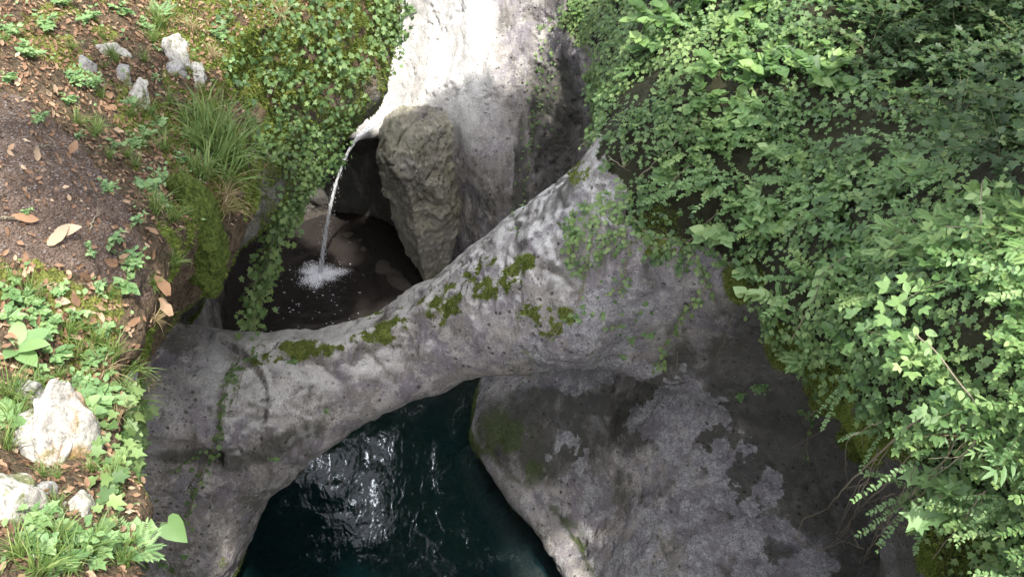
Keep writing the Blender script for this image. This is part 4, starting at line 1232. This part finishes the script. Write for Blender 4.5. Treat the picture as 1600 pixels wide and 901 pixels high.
# left bank herbs and grass
herbs = [(230, 300, 2, 1.5), (262, 285, 1, 1.3), (205, 165, 2, 1.1), (120, 215, 0, .9), (60, 190, 3, 1), (70, 45, 3, 1.6), (20, 55, 3, 1.4), (45, 90, 3, 1.5), (140, 130, 1, 1), (250, 200, 2, 1.2), (170, 300, 1, .8), (195, 410, 1, 1.1),
         (175, 375, 0, 1.0), (210, 345, 0, 1), (200, 445, 2, 1.1), (150, 455, 0, 1), (95, 455, 3, 1), (120, 490, 0, 1), (160, 520, 2, 1), (70, 520, 3, 1.4), (140, 560, 1, 1.1), (20, 455, 2, 1.1), (45, 475, 3, 1.0), (15, 500, 2, 1.1), (60, 490, 2, 1.0), (25, 480, 0, 1.0), (85, 560, 2, 1.2),
         (60, 590, 0, 1), (125, 610, 1, 1), (140, 640, 2, 1.6), (110, 655, 0, 1.2), (60, 820, 3, 1.3), (110, 830, 1, 1.2), (150, 870, 3, 1.4), (190, 860, 2, 1.1), (60, 870, 0, 1.4), (225, 835, 2, 1), (255, 880, 0, 1), (290, 870, 3, .8),
         (300, 210, 1, 1), (330, 260, 2, 1.2), (260, 320, 0, 1.3), (140, 30, 3, 1.4), (190, 20, 2, 1.5), (100, 10, 3, 1.6), (225, 45, 3, 1.2), (340, 60, 3, 1.3), (355, 100, 0, 1.3), (280, 250, 2, 1), (205, 230, 1, .9), (40, 330, 0, .5), (145, 390, 0, .8)]
near = [((172, 76), 'loose white stone'), ((292, 100), 'tall white stone'), ((306, 375), 'mossy boulder'), ((115, 370), 'big pale dead leaf'), ((68, 700), 'large white stone'), ((108, 660), 'rust stained stone'), ((240, 460), 'cocked brown leaf at the edge'), ((20, 540), 'plantain'), ((230, 860), 'bottom edge'), ((40, 20), 'top left corner'), ((200, 550), 'overhanging grass'), ((340, 200), 'grassy shoulder'), ((60, 260), 'bare soil'), ((140, 480), 'leaf litter')]
hl = {0: 'tiny oval leaved herb', 1: 'three leaved herb', 2: 'heart leaved herb', 3: 'lobed leaved herb'}
byl = {}
def where(px, py):
    d, w = min((math.hypot(px - a, py - b), (a, b, w)) for (a, b), w in near)
    a, b, w = w
    side = ('above' if py < b else 'below') if abs(py - b) > abs(px - a) else ('left of' if px < a else 'right of')
    return f'{side} the {w}'
for px, py, v, s in herbs: byl.setdefault((hl[v], where(px, py)), []).append((px, py, v, s))
for (h_, w_), L in byl.items():
    for px, py, v, s in L:
        p, n = at(px, py)
        K_HERB.put(p, f'{h_} {w_}', v, px * .7, s * .72, group='herbs on the left bank' if len(L) == 1 else f'{h_}s {w_}', n=n)
for px, py, s, lab in ((25, 545, .8, 'large leaved plantain at the left margin'), (125, 642, .6, 'plantain on top of the rust stained stone'), (10, 660, .7, 'plantain beside the large white stone')):
    p, n = at(px, py); K_PLANT.put(p, lab, 0, px * .3, s, n=n)
p, n = at(218, 858); K_FERN.put(p, 'small fern at the bottom edge of the bank', 0, 1.0, .45, n=n)
p, n = at(250, 20); K_FERN.put(p, 'small fern at the top of the bank', 1, 2.0, .5, n=n)
grass = [(250, 40, .8), (225, 95, .5), (238, 65, .7), (322, 195, 1.4), (345, 225, 1.6), (310, 230, 1.2), (335, 265, 1.6), (352, 290, 1.3), (362, 245, 1.5), (318, 215, 1.5), (330, 240, 1.5), (345, 205, 1.3), (318, 280, 1.2), (300, 265, .8), (150, 205, .6), (120, 195, .6), (195, 245, .5), (235, 180, .6), (265, 160, .6), (285, 185, .7), (155, 150, .5), (225, 230, .6), (255, 235, .7),
         (240, 330, .8), (270, 345, .7), (205, 420, .4), (270, 410, .5), (150, 535, .6), (175, 560, .7), (200, 575, .7), (130, 515, .5), (215, 600, .6), (120, 560, .5), (185, 610, .6), (205, 625, .8), (225, 655, .5), (90, 590, .4), (15, 620, .8), (20, 660, .7), (10, 700, .6),
         (90, 850, .7), (140, 860, .7), (60, 895, .8), (30, 870, .7), (190, 880, .6), (230, 885, .6), (270, 890, .5), (170, 830, .4), (200, 850, .4), (110, 885, .7), (245, 780, .3), (180, 95, .4), (160, 60, .4), (390, 200, .7), (400, 235, .7), (375, 265, .8), (30, 610, .6), (165, 640, .4)]
for _ in range(60):
    x_, y_ = rs.uniform(5, 330), rs.uniform(20, 880)
    if poly_mask(np.array([x_]), np.array([y_]), BARE)[0] or (y_ > 480 and x_ > 190) or (x_ > 240 and y_ > 330): continue
    grass.append((x_, y_, rs.uniform(.25, .6)))
byg = {}
for px, py, s in grass: byg.setdefault(where(px, py), []).append((px, py, s))
for w_, L in byg.items():
    for i, (px, py, s) in enumerate(L):
        p, n = at(px, py)
        K_GRASS.put(p - UP * .005, f'grass tuft growing {w_}', int(px) % 3, px * .3, s, group='grass tufts on the left bank' if len(L) == 1 else f'grass tufts {w_}', n=n)
for px, py, s, lab in ((345, 330, 1.0, 'dry straw coloured tuft drooping beside the mossy boulder'), (350, 310, .9, 'dry tuft just above the drooping straw tuft'), (300, 50, .8, 'straw tuft on the mossy shoulder'), (330, 90, .7, 'straw tuft below the shoulder top'),
                     (215, 585, .7, 'dry tuft under the overhanging green grass'), (160, 585, .7, 'dry tuft behind the overhanging green grass'), (180, 660, .6, 'dry tuft hanging beside the rust stained stone'), (240, 500, .5, 'dry tuft at the bank edge over the arch'),
                     (1520, 690, 1.2, 'nest of dry grass on the right slope'), (1500, 670, 1.0, 'dry grass beside the nest of dry grass'), (440, 30, .9, 'straw tuft among the ivy at the top')):
    p, n = at(px, py); K_DRY.put(p, lab, int(px) % 2, px * .2, s, group='dry grass tufts', n=n)
# big pale heart leaf held out over the arch foot, on its long stalk
b0 = C(150, 868, z=4.75); b1 = C(262, 815, t=2.9)
hr = root('heart_leaf', b0, 'single large pale heart shaped leaf held out on a long stalk above the arch foot', 'leaf')
s_ = np.linspace(0, 1, 12)[:, None]
pth = (b1 - b0) * s_ + np.array([0, 0, .05]) * np.sin(s_ * 3.14)
make_mesh('stalk', *tube(pth, .0016, 5), M_STEM, parent=hr)
lf_ = HEART
v_, f_, t_2 = leaves(lf_, (b1 - b0)[None], np.array([[0, -.75, .8]]), np.array([[.35, .1, -.6]]), np.array([.085]), np.array([.3]))
make_mesh('leaf_blade', v_, f_, M_LIGHT, dict(tint=t_2), parent=hr)

# ------------------------------------------------------------------ trailing vines
def vine(pts, label, leaf=.035, per=90, spread=.04, n_str=3, seed=1, m=M_IVY, tintb=.6, tmpl=IVY, group='trailing ivy vines', r=.003):
    rs = np.random.RandomState(seed)
    pts = np.array(pts, float)
    s = np.linspace(0, len(pts) - 1, 12 * len(pts)); k = np.minimum(s.astype(int), len(pts) - 2)
    base = pts[k] * (1 - (s - k))[:, None] + pts[k + 1] * (s - k)[:, None]
    for _ in range(4): base[1:-1] = (base[:-2] + base[2:] + base[1:-1] * 2) / 4
    rt = root('ivy_vine', pts[0], label, 'vine', group)
    tubes, P, N, D, S = [], [], [], [], []
    for j in range(n_str):
        wob = np.stack([fbm(base + 9 * j, 4, 2, seed + j), fbm(base + 5 * j + 3, 4, 2, seed + 9 + j), 0 * s], 1) * spread
        e = base[:int(len(base) * rs.uniform(.88, 1))] ; q = e + wob[:len(e)]
        tubes.append(tube(q - pts[0], r * rs.uniform(.5, 1), 4))
        for _ in range(int(per * len(e) / len(base) / n_str)):
            i = rs.randint(len(q)); P.append(q[i] - pts[0] + rs.normal(0, spread * .35, 3)); N.append(np.array([rs.normal(0, .4), -.5 + rs.normal(0, .4), .8])); D.append([rs.normal(0, .7), rs.normal(-.2, .4), -.9]); S.append(leaf * rs.uniform(.55, 1.2))
    make_mesh('stem', *join(tubes), M_TWIG, parent=rt)
    v, f, t = leaves(tmpl, np.array(P), np.array(N), np.array(D), np.array(S), np.clip(rs.normal(tintb, .2, len(P)), 0, 1))
    make_mesh('foliage', v, f, m, dict(tint=t), parent=rt)
    return rt
def air(*q): return [C(a, b, y=c) for a, b, c in q]
def skin(*q, lift=.03):
    o = []
    for a, b in q:
        p, n = on_any(a, b)
        o.append(p + n * lift)
    return o
vine(air((480, 200, 5.55), (462, 260, 5.5), (445, 320, 5.45), (425, 380, 5.4), (418, 430, 5.35), (400, 480, 5.3), (385, 520, 5.15)), 'thick ivy vine hanging free from the bank down to the arch', .05, 640, .12, 6, 11, tintb=.8)
vine(air((500, 200, 5.6), (480, 270, 5.55), (462, 330, 5.5), (440, 380, 5.45)), 'ivy strand hanging right of the thick one', .05, 200, .09, 4, 12, tintb=.8)
vine(air((440, 230, 5.5), (448, 300, 5.45), (440, 345, 5.4)), 'short ivy strand hanging left of the thick one', .045, 130, .07, 3, 13, tintb=.75)
vine(skin((385, 505), (372, 560), (352, 610), (345, 680), (325, 720), (305, 770), (290, 840), lift=.04), 'ivy vine creeping down the front of the arch to its foot', .036, 170, .05, 3, 14)
vine(skin((345, 685), (300, 720), (265, 740), lift=.03), 'thin ivy side shoot along the crease of the arch', .03, 26, .03, 1, 15)
vine(skin((400, 500), (410, 540), (375, 590), (360, 650), lift=.05), 'ivy vine lying over the left brow of the arch', .03, 60, .06, 2, 25)
vine(air((345, 330, 4.3), (352, 400, 4.25), (340, 440, 4.2), (328, 455, 4.2)), 'ivy strand dangling beside the mossy boulder', .035, 26, .03, 1, 16)
vine(skin((1125, 400), (1095, 450), (1070, 490), (1045, 530), (1025, 560), (1008, 572), lift=.05), 'pale ivy vine dropping across the grey rock face', .034, 90, .045, 2, 17, tintb=.9)
vine(skin((1085, 395), (1100, 430), (1120, 480), lift=.05), 'short pale vine right of the long one on the rock face', .034, 24, .03, 1, 18, tintb=.9)
vine(skin((960, 340), (985, 390), (975, 440), (930, 470), lift=.04), 'sparse ivy vine crossing the head of the rock face', .03, 30, .04, 2, 19, tintb=.7)
vine(skin((925, 400), (905, 470), (850, 540), (815, 600), lift=.03), 'very thin creeper down the junction of arch and face', .022, 34, .04, 2, 20, tintb=.6)
vine(skin((845, 140), (835, 190), (828, 240), (818, 290), lift=.03), 'thin creeper on the back wall right of the pale slab', .03, 30, .04, 1, 21, tintb=.7)
vine(skin((1130, 330), (1080, 380), (1020, 372), (985, 330), lift=.05), 'looping vine under the edge of the ivy slope', .03, 40, .04, 2, 22, tintb=.8)
vine(skin((1280, 640), (1270, 690), (1262, 730), lift=.05), 'vine on the dark face below the mossy edge', .028, 16, .03, 1, 23, tintb=.8)
vine(skin((940, 140), (925, 200), (918, 240), lift=.05), 'creeper spilling onto the back wall at the slope edge', .03, 40, .05, 2, 24, tintb=.8)
# long bright shoots of the right bank
for i, (q, lab) in enumerate(((((1480, 520), (1520, 560), (1560, 620), (1585, 660)), 'yellow green shoot arching over the right of the slope'), (((1570, 330), (1545, 370), (1520, 400)), 'yellow green shoot in the bright right part'), (((1290, 520), (1330, 450), (1370, 400)), 'slender shoot crossing the middle of the slope'))):
    vine(skin(*q, lift=.16), lab, .045, 34, .05, 1, 31 + i, M_LIGHT, .7, OVATE, 'green shoots on the slope', .004)

# ------------------------------------------------------------------ bare twigs, roots
def twig(pts, label, r=.004, seed=0, side=6, group='bare twigs at the foot of the slope'):
    rs = np.random.RandomState(seed)
    pts = np.array(pts, float)
    s = np.linspace(0, len(pts) - 1, 8 * len(pts)); k = np.minimum(s.astype(int), len(pts) - 2)
    b = pts[k] * (1 - (s - k))[:, None] + pts[k + 1] * (s - k)[:, None]
    for _ in range(3): b[1:-1] = (b[:-2] + b[2:] + b[1:-1] * 2) / 4
    b += rs.normal(0, .003, b.shape)
    parts = [tube(b - pts[0], np.linspace(r, r * .4, len(b)), 5)]
    for i in range(side):
        j = rs.randint(2, len(b) - 1); d = nrmz(b[min(j + 1, len(b) - 1)] - b[j - 1] + rs.normal(0, .03, 3))
        d = nrmz(d + rs.normal(0, .7, 3)); l = rs.uniform(.04, .12)
        q = b[j] + d * np.linspace(0, l, 5)[:, None] + rs.normal(0, .003, (5, 3))
        parts.append(tube(q - pts[0], np.linspace(r * .5, r * .2, 5), 4))
    o = make_mesh('twig', *join(parts), M_TWIG)
    o.location = pts[0]
    return tag(o, label, 'twig', group)
twig(skin((1480, 640), (1380, 720), (1300, 775), (1258, 810), (1252, 840), (1275, 868), (1330, 870), (1400, 850), lift=.16), 'long hooked twig curling over the dark rock', .005, 1, 8)
twig(skin((1440, 720), (1360, 800), (1320, 840), (1280, 870), lift=.14), 'straight twig leaning beside the hooked one', .003, 2, 5)
twig(skin((1060, 540), (1055, 565), (1045, 590), (1035, 600), lift=.05), 'short twig hanging on the grey face', .002, 3, 0)
twig(skin((1150, 480), (1130, 520), (1120, 545), lift=.06), 'thin twig under the mossy rim', .002, 4, 1)
twig(skin((1290, 650), (1250, 680), (1240, 690), lift=.1), 'forked twig poking from the mossy edge', .003, 5, 3)
twig(skin((1300, 620), (1265, 640), lift=.1), 'twig above the forked one', .003, 6, 2)
for i in range(16):
    a = (rs.uniform(1400, 1590), rs.uniform(620, 760)); L_ = rs.uniform(90, 200); an = rs.uniform(2.0, 2.6)
    b = (a[0] + math.cos(an) * L_, a[1] + math.sin(an) * L_)
    q = skin(a, ((a[0] + b[0]) / 2, (a[1] + b[1]) / 2), b, lift=rs.uniform(.08, .2))
    twig(q, 'bare twig leaning down left in the thicket at the foot of the slope', rs.uniform(.002, .004), 50 + i, 6, 'bare twigs in the thicket at the foot of the slope')
for i, (q, lab) in enumerate((((( 870, 250), (900, 215), (935, 208)), 'leafless sprig sticking out over the back wall'), (((1010, 280), (1060, 230), (1100, 190)), 'dry stem lying on the upper ivy'), (((1050, 285), (1080, 265), (1110, 250)), 'dry stem below the first one on the ivy'),
                             (((960, 250), (985, 265), (975, 240), (1010, 225)), 'looping root at the left edge of the ivy'))):
    twig(skin(*q, lift=.07), lab, .003, 80 + i, 3, 'dry stems in the ivy')
for i, (q, lab) in enumerate((((( 60, 232), (90, 235)), 'stick on the bare soil'), (((0, 340), (32, 346)), 'thin stick at the left edge of the soil'), (((138, 360), (152, 330)), 'dark stub poking from the soil'),
                              (((243, 480), (262, 490), (290, 510)), 'twig sticking out over the arch from the bank'), (((60, 446), (140, 446)), 'long thin stick across the litter'))):
    twig(skin(*q, lift=.012), lab, .003, 90 + i, 2, 'sticks on the left bank')

# ------------------------------------------------------------------ fallen leaves
def dead_mesh(seed, kind):
    rs = np.random.RandomState(seed)
    if kind == 0: V, T = blade(.2, 8, -.05, .08)
    elif kind == 1: V, T = blade(.27, 7, -.3, .45)
    else:
        ol = []
        for i in range(18):
            t = i / 18 * 6.283
            r = .5 * (1 + .10 * math.sin(6 * t)) ; ol.append((.5 * r * math.sin(t) + .03 * rs.rand(), .5 - r * math.cos(t)))
        V, T = fan(ol, (0, .5), .25)
    V = V.copy(); V[:, 2] += .16 * fbm(V, 2.2, 2, seed) + .05
    return V, T
DEAD = [dead_mesh(800 + i, i % 3) for i in range(6)]
proto = {}
def dead(px, py, L, ang, v, tintv, label, group):
    p, n = on_any(px, py)
    if p is None: return
    key = (v, round(tintv, 1))
    if key in proto:
        o = proto[key].copy(); COL.objects.link(o)
    else:
        V, T = DEAD[v]
        o = make_mesh('dead_leaf', V, T, M_DEAD, dict(tint=np.full(len(V), tintv))); proto[key] = o
    q = Vector(nrmz(n + rs.normal(0, .22, 3))).to_track_quat('Z', 'Y').to_matrix() @ Euler((0, 0, ang)).to_matrix()
    o.rotation_euler = q.to_euler(); o.location = p + n * .004
    s = .8 * L * pix(p)[2] / FPX; o.scale = (s, s, s)
    return tag(o, label, 'dead leaf', group)
for px, py, L, ang, v, ti, lab in (
    (88, 362, 58, -1.3, 0, 1.0, 'big pale tan leaf lying on the bare soil'), (60, 345, 50, .9, 3, .5, 'brown leaf curled left of the pale tan leaf'), (75, 385, 60, -1.0, 0, .8, 'long tan leaf pointing down right below the pale one'), (35, 425, 60, -1.4, 2, .4, 'wide brown leaf at the left of the litter'),
    (140, 440, 30, .3, 2, .2, 'rust red leaf in the litter'), (85, 468, 30, -2.2, 4, .9, 'small pale leaf below the rust red one'), (240, 430, 50, 3.0, 2, .35, 'cocked brown leaf on the edge of the bank'), (245, 465, 45, 3.1, 5, .7, 'pinkish brown leaf hanging at the edge over the arch'), (215, 385, 40, 2.5, 4, .6, 'tan leaf near the edge above the cocked one'),
    (85, 150, 32, -1.4, 5, .8, 'pale leaf near the top of the soil'), (110, 242, 32, -1.2, 1, .45, 'orange brown leaf on the soil slope'), (40, 268, 24, -1.5, 0, .8, 'small pale leaf on the left of the soil'), (20, 236, 22, -1.5, 3, .9, 'little cream leaf at the left edge of the soil'), (170, 145, 26, 2.9, 1, .5, 'upright tan leaf among the grass'),
    (250, 212, 28, 2.6, 4, .35, 'red brown leaf in the grass on the shoulder'), (365, 195, 24, .5, 2, .55, 'tan leaf stuck in the ivy edge'), (120, 185, 26, 2.8, 1, .5, 'twisted brown leaf above the soil'), (55, 655, 44, 1.2, 2, .35, 'brown lobed leaf resting above the large white stone'), (55, 620, 50, -1.3, 5, .5, 'wide grey brown leaf at the left'), (150, 500, 36, 1.0, 1, .45, 'orange leaf stuck upright in the litter'), (45, 545, 40, -1.8, 4, .25, 'rust leaf right of the plantain')):
    dead(px, py, L, ang, v, ti, lab, 'fallen leaves one can tell apart')
LIT = [((0, 300), (70, 60)), ((0, 0), (0, 0))]
n_ = 0
while n_ < 150:
    x, y = rs.uniform(0, 260), rs.uniform(60, 890)
    inb = poly_mask(np.array([x]), np.array([y]), BARE)[0]
    if inb and rs.rand() < .8: continue
    if 330 < y < 600 or rs.rand() < .35:
        p, n = on_any(x, y)
        if p is None or p[2] < 4.2: continue
        w_ = where(x, y); ti_ = round(rs.choice([.2, .4, .5, .6, .8, .9]), 1); L_ = rs.uniform(10, 30)
        cw_ = {.2: 'dark', .4: 'brown', .5: 'russet', .6: 'buff', .8: 'tan', .9: 'pale'}[ti_]
        dead(x, y, L_, rs.uniform(0, 6.28), rs.randint(6), ti_, f"{'little' if L_ < 20 else 'medium'} {cw_} dead leaf {w_}", 'dead leaves in the litter'); n_ += 1
# low rosettes and seedlings that fill the left bank
for _ in range(24):
    x_, y_ = rs.uniform(0, 350), rs.uniform(0, 890)
    if poly_mask(np.array([x_]), np.array([y_]), BARE)[0] or (y_ > 480 and x_ > 200) or (x_ > 250 and y_ > 330): continue
    v_ = rs.randint(4); p, n = at(x_, y_)
    K_HERB.put(p, f'{hl[v_]} {where(x_, y_)}', v_, rs.uniform(0, 6), rs.uniform(.5, 1.0), group='herbs on the left bank', n=n)
# fine litter, needles and crumbs
P, vi = scatter(GV, GQ, (1 - .75 * bare) * sstep(.35, .7, GN[:, 2]) * sstep(700, 500, gpx) * (gpy > -60) * (gpy < 960), 2600, rs)
n = len(P)
v, f, t = leaves(DEAD[1], P + GN[vi] * .004, GN[vi] + rs.normal(0, .35, (n, 3)), rs.normal(size=(n, 3)), rs.uniform(.007, .030, n), np.clip(rs.normal(.4, .25, n), 0, 1))
tag(make_mesh('leaf_litter', v, f, M_DEAD, dict(tint=t)), 'crumbled brown leaf litter over the left bank', 'leaf litter', kind='stuff')
P, vi = scatter(GV, GQ, bare * sstep(.35, .7, GN[:, 2]) * (gpx > -60) * 1.0, 2500, rs); n = len(P)
v, f = join([(dv * s_ * np.array([1.3, .9, .6]) + p_, dt) for p_, s_ in zip(P + GN[vi] * .001, rs.uniform(.0012, .005, n))]) if n < 9000 else join([(dv * .003 + p_, dt) for p_ in P[:9000]])
tag(make_mesh('gravel', v, f, twig_material('crumbs', (.06, .05, .045), (.26, .22, .20))), 'crumbs of soil and grit on the bare earth', 'grit', kind='stuff')
P, vi = scatter(GV, GQ, (1 - bare) * (1 - .6 * gm) * sstep(.4, .7, GN[:, 2]) * sstep(.0, .3, gn1 + .15) * (gpx > -80) * (gpx < 420) * (gpy > -60) * (gpy < 960), 260, rs); n = len(P)
v, f, t = leaves(OVAL, P + GN[vi] * rs.uniform(.005, .04, (n, 1)), UP + rs.normal(0, .35, (n, 3)), rs.normal(size=(n, 3)), rs.uniform(.01, .028, n), rs.uniform(0, .7, n))
tag(make_mesh('seedlings', v, f, M_LIGHT, dict(tint=t)), 'small seedling leaves dotted over the left bank', 'ground cover', kind='stuff')

# ------------------------------------------------------------------ unseen trees, placed to shade the gorge and darken pool reflections
def tree_meshes(seed, R, nclump=46, per=130):
    rs = np.random.RandomState(seed)
    P = []
    for i in range(nclump):
        c = rs.normal(size=3); c = c / np.linalg.norm(c) * rs.rand() ** .4 * np.array([R, R, R * .6])
        P.append(c + rs.normal(size=(per, 3)) * R * .16)
    P = np.concatenate(P); n = len(P)
    return leaves(MAPLE, P, UP + rs.normal(0, .5, (n, 3)), rs.normal(size=(n, 3)), rs.uniform(.09, .16, n), rs.rand(n))
TR = {}
def tree(c, R, label, foot, v=0):
    c = np.array(c, float); foot = np.array(foot, float)
    rt = root('tree', foot, label, 'tree', 'trees shading the gorge')
    if v not in TR:
        vv, ff, tt = tree_meshes(900 + v, 1.0)
        o = make_mesh('crown', vv, ff, M_DARKL, dict(tint=tt), parent=rt); TR[v] = o
    else:
        o = TR[v].copy(); COL.objects.link(o); o.parent = rt
    o.location = c - foot; o.scale = (R, R, R); 
    s = np.linspace(0, 1, 10)[:, None]
    pth = (c - foot) * s + np.array([.25, .1, 0]) * np.sin(s * 3.14)
    make_mesh('trunk', *tube(pth, np.linspace(.16, .05, 10), 10), M_BARK, parent=rt)
SD = np.array(sv[:])
for T0, dist, R, foot, lab, v in (  # unseen crowns added along the sun's rays to shade chosen spots
    ((-.35, 5.2, 1.9), 11, 1.3, (4.3, 3.2, 5.3), 'tall unseen shade tree leaning over the gorge from the right slope', 0),
    ((.9, 4.9, 2.3), 12, .9, (4.4, 1.0, 5.3), 'tall unseen shade tree at the near end of the right slope', 1),
    ((-1.6, 5.0, 1.4), 11, 1.0, (4.6, 6.0, 5.0), 'tall unseen shade tree on the right slope behind the ivy', 2),
    ((3.5, 6.8, 4.8), 9.0, 1.2, (5.2, 4.2, 5.2), 'unseen shade tree standing above the right slope', 1),
    ((-.95, 8.8, .2), 10, .9, (5.0, 8.4, 5.2), 'slim unseen shade tree at the far end of the right slope', 2)):
    c = np.array(T0) + SD * dist
    tree(c, R, lab, foot, v)
for c, R, foot, lab, v in (
    ((-9.5, 13.5, 7.5), 2.6, (-9.5, 13.5, 3), 'tree beyond the creek on the far left', 0), ((.1, 14.8, 9.0), 2.6, (.8, 15.5, 3.5), 'tree beyond the slab', 1), ((.0, 15.2, 12.2), 3.0, (-.4, 16.8, 3.5), 'taller tree behind the tree beyond the slab', 2), ((4.4, 12.5, 8.5), 2.8, (4.4, 12.5, 4), 'tree beyond the right slope', 2),
    ((-3.5, 12.0, 4.9), 1.5, (-3.6, 12.2, 3), 'low tree beside the creek', 1), ((6, 6.5, 8), 2.4, (6, 6.5, 4), 'tree on the right slope', 0), ((-6.5, 7, 9), 2.5, (-6.5, 7, 5), 'tree on the path side', 1)):
    tree(c, R, lab, foot, v)

# ------------------------------------------------------------------ tell look-alikes apart: by their order across the view of the survey
ORD = ['leftmost', 'second', 'third', 'fourth', 'fifth', 'sixth', 'seventh', 'eighth', 'ninth', 'tenth', 'eleventh', 'twelfth', 'thirteenth', 'fourteenth', 'fifteenth', 'sixteenth']
same = {}
bpy.context.view_layer.update()
for o in SC.objects:
    if o.parent is None and 'category' in o and 'label' in o: same.setdefault(o['label'], []).append(o)
for lab, L in same.items():
    if 1 < len(L) <= 16:
        L.sort(key=lambda o: float(pix(np.array(o.matrix_world.translation))[0]))
        for i, o in enumerate(L):
            w = ('left' if i == 0 else 'right') if len(L) == 2 else 'rightmost' if i == len(L) - 1 else ORD[i]
            o['label'] = w + ' ' + lab
